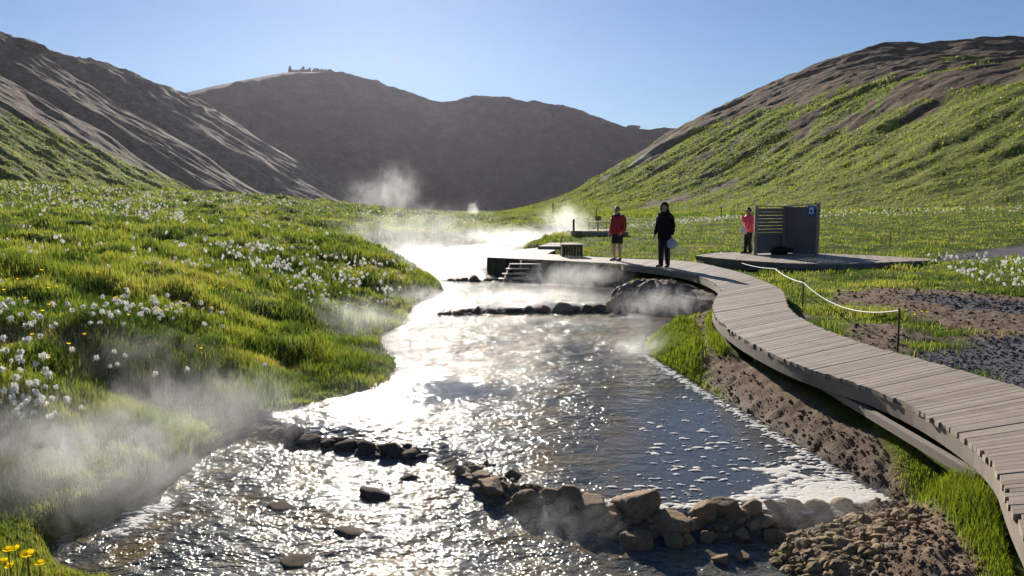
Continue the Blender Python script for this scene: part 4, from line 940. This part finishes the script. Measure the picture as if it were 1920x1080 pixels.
k = (g_r > .5) & (r_d > .02) & (RNG.uniform(0, 1, len(cx_)) < .30) & ~inside(WALK, cx_, cy2); k = np.nonzero(k)[0][:5200]
scatter("gravel", np.column_stack([cx_[k], cy2[k], zc_[k]]), np.clip(RNG.lognormal(-4.3, .4, len(k)), .007, .03) * np.clip(dc[k] / 12, 1, 1.6), M_GRAV, 740, "dark grey gravel of the path to the right of the boardwalk", "gravel")
# foam
m = MT("foam"); n = m.noise(90, 4, .7, vec=m.obj()); M_FOAM = m.done(m.pbsdf(m.mix(n, (.50, .46, .40), (.80, .77, .72)), .8, m.bump(n, .7, .006), .3))
def foam_flakes(lst):
    VV, FF, o = [], [], 0
    for x, y, rx, ry in lst:
        n = 12; a = np.linspace(0, 2 * np.pi, n, endpoint=False); ro = random.uniform(-.5, .5); rr = 1 + .3 * np.sin(a * 2 + random.uniform(0, 6)) + .18 * np.sin(a * 5 + random.uniform(0, 6)); z = float(water_level(x, y)) + .003
        ex, ey = rx * rr * np.cos(a), ry * rr * np.sin(a); X_ = x + ex * math.cos(ro) - ey * math.sin(ro); Y_ = y + ex * math.sin(ro) + ey * math.cos(ro); h = min(.005, rx * .2)
        VV.append(np.vstack([np.stack([X_, Y_, np.full(n, z)], 1), np.stack([x + (X_ - x) * .72, y + (Y_ - y) * .72, np.full(n, z + h)], 1), [[x, y, z + h * 1.15]]]))
        for q in range(n): FF += [[o + q, o + (q + 1) % n, o + n + (q + 1) % n], [o + q, o + n + (q + 1) % n, o + n + q], [o + n + q, o + n + (q + 1) % n, o + 2 * n]]
        o += 2 * n + 1
    return np.vstack(VV), np.array(FF)
fl = []
rg = np.random.default_rng(88)
def fill(poly_px, n, s0, s1, ex=1.6, dmax=None):
    pl = np.array(poly_px, float); c = 0
    while c < n:
        a, b = rg.uniform(pl[:, 0].min(), pl[:, 0].max()), rg.uniform(pl[:, 1].min(), pl[:, 1].max())
        if not inside(pl, np.array([a]), np.array([b]))[0]: continue
        c += 1; x, y = PL(a, b)
        if sdist(RIVER, np.array([x]), np.array([y]))[0] > -.01: continue
        s_ = rg.uniform(0, 1) ** 2.2 * (s1 - s0) + s0; fl.append((x, y, s_ * ex, s_))
fill([(1230, 735), (1320, 740), (1440, 820), (1560, 890), (1500, 930), (1380, 935), (1230, 880), (1190, 800)], 200, .007, .036)
fill([(1130, 880), (1260, 900), (1400, 940), (1300, 955), (1150, 930)], 60, .008, .03)
fill([(1440, 870), (1500, 850), (1560, 885), (1690, 950), (1640, 966), (1540, 968), (1480, 940)], 170, .015, .06)
fill([(1520, 905), (1590, 905), (1690, 950), (1650, 968), (1540, 972), (1460, 968)], 480, .02, .07)
fill([(1390, 925), (1470, 905), (1500, 925), (1420, 955), (1330, 958)], 70, .015, .055)
fill([(1430, 878), (1450, 878), (1455, 890), (1430, 890)], 6, .03, .07)
bank = px_list("1216,667 1262,697 1322,734 1400,778 1480,828 1560,875 1632,917 1690,951", PL); bank = resample(np.array(bank), 420)
for q in bank: x, y = q + rg.normal(0, .04, 2) + np.array([-.06, -.04]); fl.append((x, y, rg.uniform(.012, .05), rg.uniform(.01, .03)))
dm = resample(np.array([PL(a, b) for a, b in [(985, 944), (1068, 955), (1150, 968), (1200, 970), (1260, 974), (1340, 975), (1420, 973), (1500, 970), (1580, 968)]]), 300)
for q in dm: x, y = q + rg.normal(0, .035, 2); fl.append((x, y, rg.uniform(.012, .045), rg.uniform(.01, .03)))
for q in resample(np.array([PL(a, b) for a, b in [(150, 1000), (215, 985), (300, 935), (345, 908)]]), 160): x, y = q + rg.normal(0, .07, 2) + np.array([.12, -.05]); fl.append((x, y, rg.uniform(.015, .05), rg.uniform(.01, .035)))
v, f = foam_flakes(fl); o = np_mesh("foam", v, f, M_FOAM, smooth=True); tag(o, "pale foam flakes floating on the calm pool and lining its edges", "foam", kind='stuff')
# ------------------------------------------------------------------ people
def skin_np(nodes, edges, sub=2):
    keys = list(nodes); me = bpy.data.meshes.new("skin_cage"); me.from_pydata([nodes[k][:3] for k in keys], [(keys.index(a), keys.index(b)) for a, b in edges], [])
    o = bpy.data.objects.new("skin_cage", me); COL.objects.link(o); md = o.modifiers.new("s", 'SKIN'); md.use_smooth_shade = True
    for i, k in enumerate(keys):
        sv = me.skin_vertices[0].data[i]; r = nodes[k][3]; sv.radius = r if hasattr(r, "__len__") else (r, r); sv.use_root = (i == 0)
    s = o.modifiers.new("u", 'SUBSURF'); s.levels = sub; s.render_levels = sub
    dg = bpy.context.evaluated_depsgraph_get(); ev = o.evaluated_get(dg); m2 = ev.to_mesh()
    V = np.array([v.co[:] for v in m2.vertices]); Fs = {}
    for f in m2.polygons: Fs.setdefault(len(f.vertices), []).append(list(f.vertices))
    ev.to_mesh_clear(); bpy.data.objects.remove(o); bpy.data.meshes.remove(me)
    return V, [np.array(x) for x in Fs.values()]
def loft(rings, k=14, caps=True):
    """rings: (centre, half width along local x, half width along local y, axis) - an elliptical tube."""
    n = len(rings); V = []; C = np.array([r[0] for r in rings], float)
    for i, r in enumerate(rings):
        t = C[min(i + 1, n - 1)] - C[max(i - 1, 0)]; t = t / (np.linalg.norm(t) + 1e-9)
        ref = np.array([0, 1., 0]) if abs(t[1]) < .9 else np.array([1., 0, 0]); a = np.cross(ref, t); a /= np.linalg.norm(a); b = np.cross(t, a)
        for q in range(k):
            an = 2 * math.pi * q / k; V.append(C[i] + a * math.cos(an) * r[1] + b * math.sin(an) * r[2])
    F = [[i * k + q, i * k + (q + 1) % k, (i + 1) * k + (q + 1) % k, (i + 1) * k + q] for i in range(n - 1) for q in range(k)]; T = []
    if caps:
        V += [C[0], C[-1]]; e = n * k
        for q in range(k): T += [[e, (q + 1) % k, q], [e + 1, (n - 1) * k + q, (n - 1) * k + (q + 1) % k]]
    return np.array(V), [np.array(F)] + ([np.array(T)] if T else [])
def wrinkle(V, amp=.006, s=22):
    n = np.sin(V[:, 0] * s + V[:, 2] * s * 1.3) * np.cos(V[:, 1] * s * .9 - V[:, 2] * s * .7); return V + (amp * n)[:, None] * np.array([1, 1, .3])
M_SKIN = simple_mat("skin", (.42, .24, .17), .55, var=.06); M_SKIN2 = simple_mat("fair_skin", (.50, .31, .23), .55, var=.06)
M_RED = simple_mat("red_jacket", (.42, .025, .022), .7, var=.2, scale=9); M_HOODR = simple_mat("maroon_hood", (.10, .015, .035), .75, var=.2)
M_PINK = simple_mat("pink_jacket", (.85, .10, .14), .65, var=.12, scale=9); M_JACK = simple_mat("dark_jacket", (.010, .009, .011), .85, .08, var=.3, scale=9); M_TROU = simple_mat("dark_trousers", (.020, .016, .018), .75, var=.3, scale=9)
M_PURP = simple_mat("purple_pack", (.045, .03, .16), .6, var=.25); M_SHOE = simple_mat("grey_shoe", (.22, .20, .19), .7); M_SHOEB = simple_mat("dark_shoe", (.03, .028, .03), .6)
M_HAIR = simple_mat("dark_hair", (.018, .012, .009), .6, var=.4, scale=60); M_GLASS = simple_mat("black_lens", (.008, .008, .01), .15, .5); M_HAT = simple_mat("pale_hat", (.36, .35, .47), .8, var=.08); M_PAPER = simple_mat("white_cloth", (.80, .79, .77), .8, var=.05)
def hand_nodes(N, Ed, key, wrist, d, side, curl=.5):
    """palm and five fingers hanging from a wrist; d: pointing direction, side: towards the thumb."""
    d = Vector(d).normalized(); s = Vector(side).normalized(); n = d.cross(s); w = Vector(wrist)
    pk = key + "palm"; pa = w + d * .055; N[pk] = (*pa, (.034, .018)); Ed.append((key + "wrist", pk))
    for i, (off, L) in enumerate(((.024, .068), (.008, .078), (-.008, .072), (-.023, .056))):
        b = pa + d * .035 + s * off; m_ = b + d * L * .5 + n * curl * .012; t = m_ + d * L * .45 + n * curl * .035
        for q, (c, r) in enumerate(((b, .0095), (m_, .009), (t, .0075))): N[f"{key}f{i}{q}"] = (*c, r)
        Ed += [(pk, f"{key}f{i}0"), (f"{key}f{i}0", f"{key}f{i}1"), (f"{key}f{i}1", f"{key}f{i}2")]
    b = pa - d * .012 + s * .036; t = b + d * .032 + s * .018 + n * .01; N[key + "t0"] = (*b, .011); N[key + "t1"] = (*t, .0085); Ed += [(pk, key + "t0"), (key + "t0", key + "t1")]
def body(pose):
    """pose: joint positions; local +x is where the body faces, +y its left."""
    N = {}; Ed = []; J = pose
    def nd(k, p, r): N[k] = (*p, r)
    nd("pelvis", J["pelvis"], (.15, .11)); nd("waist", J["waist"], (.13, .10)); nd("chest", J["chest"], (.155, .115)); nd("neck0", J["neck"], .062)
    h = Vector(J["head"]); f = Vector(J.get("look", (1, 0, 0))).normalized(); lf = Vector((-f.y, f.x, 0)).normalized()
    nd("jaw", h + Vector((0, 0, -.065)) + f * .012, (.058, .06)); nd("skull", h + Vector((0, 0, .02)), (.078, .09)); nd("top", h + Vector((0, 0, .082)) - f * .01, (.055, .062))
    nd("nose", h + f * .108 + Vector((0, 0, -.012)), .012); nd("chin", h + f * .072 + Vector((0, 0, -.088)), .022)
    nd("earl", h + lf * .086 + Vector((0, 0, -.01)), .016); nd("earr", h - lf * .086 + Vector((0, 0, -.01)), .016)
    Ed += [("pelvis", "waist"), ("waist", "chest"), ("chest", "neck0"), ("neck0", "jaw"), ("jaw", "skull"), ("skull", "top"), ("skull", "nose"), ("jaw", "chin"), ("skull", "earl"), ("skull", "earr")]
    for s in "lr":
        nd(s + "sho", J[s + "sho"], .062); nd(s + "elb", J[s + "elb"], .043); nd(s + "wrist", J[s + "wri"], .027); nd(s + "hip", J[s + "hip"], .085); nd(s + "knee", J[s + "knee"], .057); nd(s + "calf", Vector(J[s + "knee"]).lerp(Vector(J[s + "ank"]), .35), .056)
        nd(s + "ank", J[s + "ank"], .037); nd(s + "toe", J[s + "toe"], .032)
        Ed += [("chest", s + "sho"), (s + "sho", s + "elb"), (s + "elb", s + "wrist"), ("pelvis", s + "hip"), (s + "hip", s + "knee"), (s + "knee", s + "calf"), (s + "calf", s + "ank"), (s + "ank", s + "toe")]
        d = Vector(J[s + "wri"]) - Vector(J[s + "elb"]); hand_nodes(N, Ed, s, J[s + "wri"], J.get(s + "hdir", d), J.get(s + "hside", (1, 0, 0)), J.get(s + "curl", .6))
    return skin_np(N, Ed, 2)
def stand(H=1.75, **kw):
    s = H / 1.75
    J = dict(pelvis=(0, 0, .95), waist=(0, 0, 1.10), chest=(.01, 0, 1.31), neck=(.015, 0, 1.50), head=(.045, 0, 1.625),
             lsho=(0, .175, 1.42), rsho=(0, -.175, 1.42), lelb=(-.02, .235, 1.15), relb=(-.02, -.235, 1.15), lwri=(.06, .255, .91), rwri=(.06, -.255, .91),
             lhip=(0, .09, .90), rhip=(0, -.09, .90), lknee=(.02, .105, .50), rknee=(.02, -.105, .50), lank=(-.01, .11, .085), rank=(-.01, -.11, .085), ltoe=(.13, .13, .035), rtoe=(.13, -.13, .035))
    J.update(kw); return {k: (tuple(np.array(v) * s) if k[-4:] not in ("look", "hdir", "side", "curl") else v) for k, v in J.items()}
def arm_sleeve(J, s, r0, r1, r2, upto=1.0):
    a, b, c = (np.array(J[s + k]) for k in ("sho", "elb", "wri")); c = b + (c - b) * upto; inn = a * np.array([1, .45, 1]) + np.array([0, 0, -.02])
    return loft([(inn, r0 * 1.05, r0 * 1.1), (a * np.array([1, .85, 1]), r0 * 1.08, r0 * 1.08), (a + (b - a) * .25 + [0, math.copysign(.012, a[1]), 0], r0, r0), (a + (b - a) * .7, r1 * 1.12, r1 * 1.12), (b, r1 * 1.05, r1 * 1.05), (b + (c - b) * .5, r1, r1), (c, r2, r2)], 12)
def torso(J, hem, sx, sy, flare=1.0):
    p, w, c, n = (np.array(J[k]) for k in ("pelvis", "waist", "chest", "neck"))
    return loft([((p[0], p[1], hem), sx * 1.02 * flare, sy * 1.04 * flare), ((p[0], p[1], hem + .06), sx * 1.06 * flare, sy * 1.06 * flare), (w, sx, sy * .98), ((w + c) / 2, sx * 1.03, sy * 1.05), (c, sx * 1.02, sy * 1.12), (c + (n - c) * .5, sx * .9, sy * 1.1), (c + (n - c) * .78, sx * .72, sy * .78), (n + np.array([0, 0, .0]), sx * .58, sx * .62), (n + np.array([.01, 0, .035]), sx * .52, sx * .56)], 18)
def leg_cloth(J, s, rt, rk, ra, to=1.0, zcuff=None):
    a, b, c = (np.array(J[s + k]) for k in ("hip", "knee", "ank")); rings = [(a + np.array([0, -.2 * a[1], .09]), rt * .95, rt * .95), (a, rt, rt), (a + (b - a) * .5, (rt + rk) / 2, (rt + rk) / 2)]
    if to <= .5: rings += [(a + (b - a) * to * 2, (rt + rk) / 2 * 1.04, (rt + rk) / 2 * 1.04)]
    else: rings += [(b, rk, rk), (b + (c - b) * .5, (rk + ra) / 2, (rk + ra) / 2), (c + np.array([.01, 0, -.035]), ra, ra * .95)]
    return loft(rings, 12)
def shoe(J, s, k=1.0):
    a, t = np.array(J[s + "ank"]), np.array(J[s + "toe"]); d = t - a; d[2] = 0; d /= np.linalg.norm(d); back = a - d * .065
    R_ = lambda p, z, w, h: (np.array([p[0], p[1], z]), h * k, w * k)
    v, f = loft([R_(back, .045, .03, .035), R_(back + d * .03, .05, .043, .05), R_(a + d * .03, .05, .046, .05), R_(a + d * .11, .040, .05, .04), R_(a + d * .17, .030, .046, .03), R_(a + d * .205, .024, .025, .02)], 12); v[:, 2] = np.maximum(v[:, 2], .0); return v, f
def person(name, loc, facing, J, lab, skin):
    v, f = body(J); o = np_mesh(name, v, f, skin, smooth=True); o.location = loc; o.rotation_euler = (0, 0, facing); tag(o, lab, "person"); return o
def part(name, pieces, mat, parent, wr=.006):
    v, f = cat_mesh(pieces); return np_mesh(name, wrinkle(v, wr) if wr else v, f, mat, parent, smooth=True)
def skullcap(J, look, sc=(1.13, 1.12, 1.12), cut=-.2, back=.02, face=.35):
    V, F = ICO3; f = Vector(look).normalized(); lf = Vector((-f.y, f.x, 0)); h = np.array(J["head"]); W = V * np.array([.10, .088, .115]) * np.array(sc)
    keep = ~((V[:, 0] > face) & (V[:, 2] < .55)) & (V[:, 2] > cut); W = W - np.array([back, 0, -.012])
    W = W[:, :1] * np.array(f) + W[:, 1:2] * np.array(lf) + W[:, 2:] * np.array([0, 0, 1.]); fk = keep[F].all(1); return W + h, F[fk]
def shades(J, look):
    f = np.array(Vector(look).normalized()); lf = np.array([-f[1], f[0], 0]); h = np.array(J["head"]) + np.array([0, 0, .018]); ps = []
    for s in (-1, 1): ps.append(loft([(h + f * .088 + lf * s * .035, .020, .026), (h + f * .101 + lf * s * .033, .018, .024)], 10)); ps.append(tube_np([h + f * .09 + lf * s * .06, h + f * .0 + lf * s * .089], .005, 5))
    ps.append(tube_np([h + f * .103 + lf * .015, h + f * .103 - lf * .015], .005, 5)); return ps
def feet_at(px, py, z=DECK): return (*P(px, py, z), z + .004)
# red jacket, shorts, backpack: faces left and a little towards the camera
look = (.95, .25, -.02)
J = stand(1.70, lelb=(-.06, .25, 1.16), lwri=(.10, .24, .95), relb=(-.04, -.24, 1.16), rwri=(.05, -.26, .91), look=look)
pA = person("person", feet_at(1157, 489), math.atan2(-.72, -.70), J, "person in a red jacket and shorts with a purple backpack, standing on the boardwalk", M_SKIN2)
part("jacket", [torso(J, .84, .135, .20, 1.06), arm_sleeve(J, "l", .075, .060, .045), arm_sleeve(J, "r", .075, .060, .045)], M_RED, pA)
part("collar", [loft([(np.array(J["neck"]) + [0, 0, -.06], .115, .125), (np.array(J["neck"]) + [.0, 0, -.01], .100, .11), (np.array(J["neck"]) + [-.01, 0, .045], .085, .092)], 14)], M_HOODR, pA)
part("shorts", [leg_cloth(J, "l", .115, .095, 0, .42), leg_cloth(J, "r", .115, .095, 0, .42), loft([((0, 0, .82), .13, .17), ((0, 0, .92), .14, .18), ((0, 0, 1.0), .13, .17)], 16)], M_TROU, pA)
part("shoe", [shoe(J, "l")], M_SHOE, pA, 0); part("shoe", [shoe(J, "r")], M_SHOE, pA, 0)
part("hair", [skullcap(J, look)], M_HAIR, pA, 0); part("sunglasses", shades(J, look), M_GLASS, pA, 0)
pk = part("backpack", [loft([((-.21, 0, .93), .07, .12), ((-.235, 0, .98), .10, .15), ((-.245, 0, 1.15), .115, .16), ((-.23, 0, 1.34), .10, .145), ((-.19, 0, 1.44), .06, .11)], 16)], M_PURP, pA, .005)
v, f = cat_mesh([tube_np([(-.15, s * .11, 1.40), (-.02, s * .13, 1.485), (.12, s * .125, 1.40), (.15, s * .13, 1.22), (.02, s * .20, 1.03), (-.16, s * .14, 1.0)], .016, 6) for s in (-1, 1)]); np_mesh("strap", v, f, M_PURP, pk, smooth=True)
# hooded dark walker with a pale hat in the hand
look = (.90, .42, -.12)
J = stand(1.80, lelb=(-.03, .245, 1.14), lwri=(.05, .26, .90), relb=(-.02, -.24, 1.15), rwri=(.06, -.27, .90), rank=(.04, -.07, .085), lank=(-.05, .085, .085), rtoe=(.18, -.09, .035), ltoe=(.08, .12, .035), rknee=(.05, -.08, .5), lknee=(.0, .09, .5), look=look)
pB = person("person", feet_at(1245, 501), math.atan2(-.72, -.66), J, "person in a dark hooded jacket and trousers, holding a pale round hat", M_SKIN)
part("jacket", [torso(J, .80, .135, .205, 1.03), arm_sleeve(J, "l", .078, .062, .046), arm_sleeve(J, "r", .078, .062, .046)], M_JACK, pB)
part("trousers", [leg_cloth(J, "l", .112, .085, .068), leg_cloth(J, "r", .112, .085, .068), loft([((0, 0, .84), .13, .165), ((0, 0, 1.0), .13, .17)], 16)], M_TROU, pB)
part("shoe", [shoe(J, "l")], M_SHOEB, pB, 0); part("shoe", [shoe(J, "r")], M_SHOEB, pB, 0)
n_ = np.array(J["neck"])
part("hood", [skullcap(J, look, (1.35, 1.42, 1.36), -.95, .028, .50), loft([(n_ + [-.02, 0, -.05], .13, .14), (n_ + [-.02, 0, .03], .115, .13), (n_ + [-.02, 0, .075], .105, .122)], 16)], M_JACK, pB, .004)
# pink jacket by the shelter
look = (1, .15, -.1)
J = stand(1.66, lelb=(.04, .27, 1.17), lwri=(.24, .22, 1.0), relb=(.02, -.25, 1.22), rwri=(.16, -.16, 1.44), rhside=(0, 1, 0), rank=(.06, -.08, .085), rtoe=(.2, -.1, .035), lank=(-.05, .09, .085), ltoe=(.09, .12, .035), look=look, pelvis=(-.02, 0, .95))
pC = person("person", (*P(1402, 475.5, DECK), DECK + .004), math.atan2(-.35, -.93), J, "person in a pink jacket and black trousers, facing left beside the changing shelter", M_SKIN)
part("jacket", [torso(J, .78, .13, .19, 1.06), arm_sleeve(J, "l", .072, .058, .044), arm_sleeve(J, "r", .072, .058, .044)], M_PINK, pC)
part("trousers", [leg_cloth(J, "l", .105, .078, .060), leg_cloth(J, "r", .105, .078, .060), loft([((-.01, 0, .84), .125, .16), ((-.01, 0, 1.0), .125, .165)], 16)], M_TROU, pC)
part("shoe", [shoe(J, "l", .95)], M_SHOEB, pC, 0); part("shoe", [shoe(J, "r", .95)], M_SHOEB, pC, 0)
part("hair", [skullcap(J, look, (1.16, 1.16, 1.14), -.5, .025)], M_HAIR, pC, 0); part("sunglasses", shades(J, look), M_GLASS, pC, 0)
bpy.context.view_layer.update()
def grip(p, J, s, off=(0, 0, 0)):
    d = (Vector(J[s + "wri"]) - Vector(J[s + "elb"])).normalized(); return p.matrix_world @ (Vector(J[s + "wri"]) + d * .11 + Vector(off))
g_ = grip(pC, J, "l"); V, F = ICO3
W = V * np.array([.13, .035, .10]); W += .02 * np.sin(V * 6)[:, [1, 2, 0]]; o = np_mesh("white_bundle", W, F, M_PAPER, smooth=True); o.location = g_ + Vector((-.05, 0, -.04)); o.rotation_euler = (0, .6, -.3); tag(o, "white folded cloth held in the hand of the person in pink", "cloth")
Jb = stand(1.80, lelb=(-.03, .245, 1.14), lwri=(.05, .26, .90)); g_ = grip(pB, Jb, "l", (.02, 0, 0))
v, f = loft([((0, -.012, 0), .01, .01), ((0, -.012, 0.0001), .135, .135), ((0, 0, 0), .142, .142), ((0, .01, 0), .135, .135), ((0, .012, 0), .10, .10), ((0, .055, 0), .09, .09), ((0, .075, 0), .06, .06), ((0, .08, 0), .01, .01)], 26)
v[:, 1] += .018 * np.sin(np.arctan2(v[:, 2], v[:, 0]) * 3) * (np.hypot(v[:, 0], v[:, 2]) > .12)
o = np_mesh("sun_hat", v, f, M_HAT, smooth=True); o.location = g_ + Vector((.02, -.03, -.15)); o.rotation_euler = (0.1, 0, math.pi * .98); tag(o, "pale lilac round hat hanging from the hand of the hooded person", "hat")
# ------------------------------------------------------------------ steam and air
def steam_mat(name, dens, scale, lo, hi, stretch=(1, 1, 1), aniso=.55, dist=2.0):
    m = MT(name); g = m.n("ShaderNodeTexCoord", 3)
    r = m.n("ShaderNodeVectorMath", 1, attrs={"operation": 'LENGTH'}, i0=g)
    fall = m.rng(r, 1.0, .12)
    p = m.n("ShaderNodeMapping", Vector=m.pos(), Scale=tuple(scale * s for s in stretch))
    n = m.noise(1.0, 4, .62, vec=p, dist=dist)
    wisp = m.rng(m.math('ADD', n, m.math('MULTIPLY', m.math('SUBTRACT', fall, .5), .28)), lo, hi)
    d = m.math('MULTIPLY', m.math('MULTIPLY', wisp, fall), dens)
    v = m.n("ShaderNodeVolumePrincipled", Color=(.97, .97, .98, 1), Density=d, Anisotropy=aniso)
    return m.done(None, v)
S_V, S_F = ICO2
def steam(px, py, d, rx, ry, rz, dens, scale=.8, lo=.42, hi=.68, stretch=(1, 1, .8), lab="", rot=0.0, an=.5):
    o = np_mesh("steam", S_V * 1.03, S_F, steam_mat("steam", dens, scale, lo, hi, stretch, an), smooth=False)
    o.location = Q(px, py, d); o.scale = (rx, ry, rz); o.rotation_euler = (0, rot, 0); tag(o, lab, "steam", kind='stuff'); return o
steam(810, 486, 29, 5.2, 4.2, 1.1, .26, 1.3, .40, .68, lab="thick white steam over the water left of the bathing platform")
steam(790, 440, 33, 6.5, 4, 2.2, .09, 1.0, .44, .70, lab="thin steam drifting up over the left meadow")
steam(965, 447, 46, 7.0, 5, 1.3, .20, .9, .42, .68, lab="white steam over the stream beyond the bathing platform")
steam(1065, 422, 50, 3.4, 3, 2.4, .22, 1.0, .44, .68, lab="steam plume rising beside the far deck", rot=.3)
steam(620, 620, 15.0, 3.2, 2.6, .9, .36, 1.5, .42, .70, lab="steam drifting over the point of the left bank")
steam(765, 570, 19.0, 2.4, 2.4, .75, .40, 1.6, .42, .70, lab="steam along the bank by the middle dam")
steam(730, 505, 25.0, 2.4, 2.0, .9, .30, 1.4, .42, .70, lab="steam behind the grassy nose of the left bank")
steam(660, 690, 12.0, 1.6, 1.3, .55, .40, 2.0, .44, .70, lab="wisps of steam on the left bank above the low dam")
steam(110, 860, 6.0, 2.2, 1.3, .85, .55, 2.2, .42, .70, lab="grey steam hanging over the inlet at the near left", an=.35)
steam(350, 775, 7.8, 2.4, 1.5, .75, .34, 2.0, .43, .70, lab="thin steam on the near left bank", an=.35)
steam(160, 670, 8.6, 2.2, 1.5, .60, .18, 1.8, .44, .70, lab="faint steam drifting through the cotton grass", an=.35)
steam(1000, 562, 19, 4.2, 2.6, .40, .13, 1.6, .42, .70, lab="low steam over the water above the middle dam")
steam(1240, 572, 16.8, 1.7, 1.0, .60, .50, 2.4, .42, .70, lab="steam curling round the rock mound")
steam(1090, 520, 22.5, 2.6, 1.3, .8, .34, 2.0, .42, .70, lab="steam against the front of the bathing platform")
steam(1215, 660, 12.4, 1.1, 1.0, .5, .40, 2.8, .42, .70, lab="thin steam at the green tuft on the right bank")
steam(1540, 965, 5.8, 1.0, .6, .36, .65, 3.6, .40, .72, lab="thin steam over the pebbles at the right end of the dam")
steam(1100, 985, 5.8, 1.1, .6, .34, .60, 3.6, .40, .72, lab="thin steam in front of the dam stones")
steam(800, 715, 10.5, 3.4, 3.0, .40, .10, 1.8, .42, .72, lab="low mist over the middle of the stream")
steam(420, 930, 7.0, 2.0, 1.4, .40, .22, 2.4, .42, .72, lab="low mist over the rapids at the near left")
steam(700, 375, 150, 12, 10, 9.0, .018, .26, .46, .72, lab="faint distant steam in front of the dark mountain's foot")
steam(745, 355, 170, 11, 10, 10.5, .024, .26, .47, .72, lab="distant column of steam in front of the dark mountain")
steam(888, 396, 150, 2.0, 3, 3.2, .14, .8, lab="small distant puff of steam where the hills meet")
# far air
x0_, x1_, y0_, y1_ = -760, 760, -30, 1240
V = np.array([(x, y, z) for z in (-60, 235) for y in (y0_, y1_) for x in (x0_, x1_)], float)
F = np.array([[0, 2, 3, 1], [4, 5, 7, 6], [0, 1, 5, 4], [2, 6, 7, 3], [0, 4, 6, 2], [1, 3, 7, 5]])
m = MT("haze"); v = m.n("ShaderNodeVolumePrincipled", Color=(.85, .84, 1.0, 1), Density=.000033, Anisotropy=.6)
hz = np_mesh("haze", V, F, m.done(None, v)); tag(hz, "thin bluish haze filling the valley air", "haze", kind='stuff')
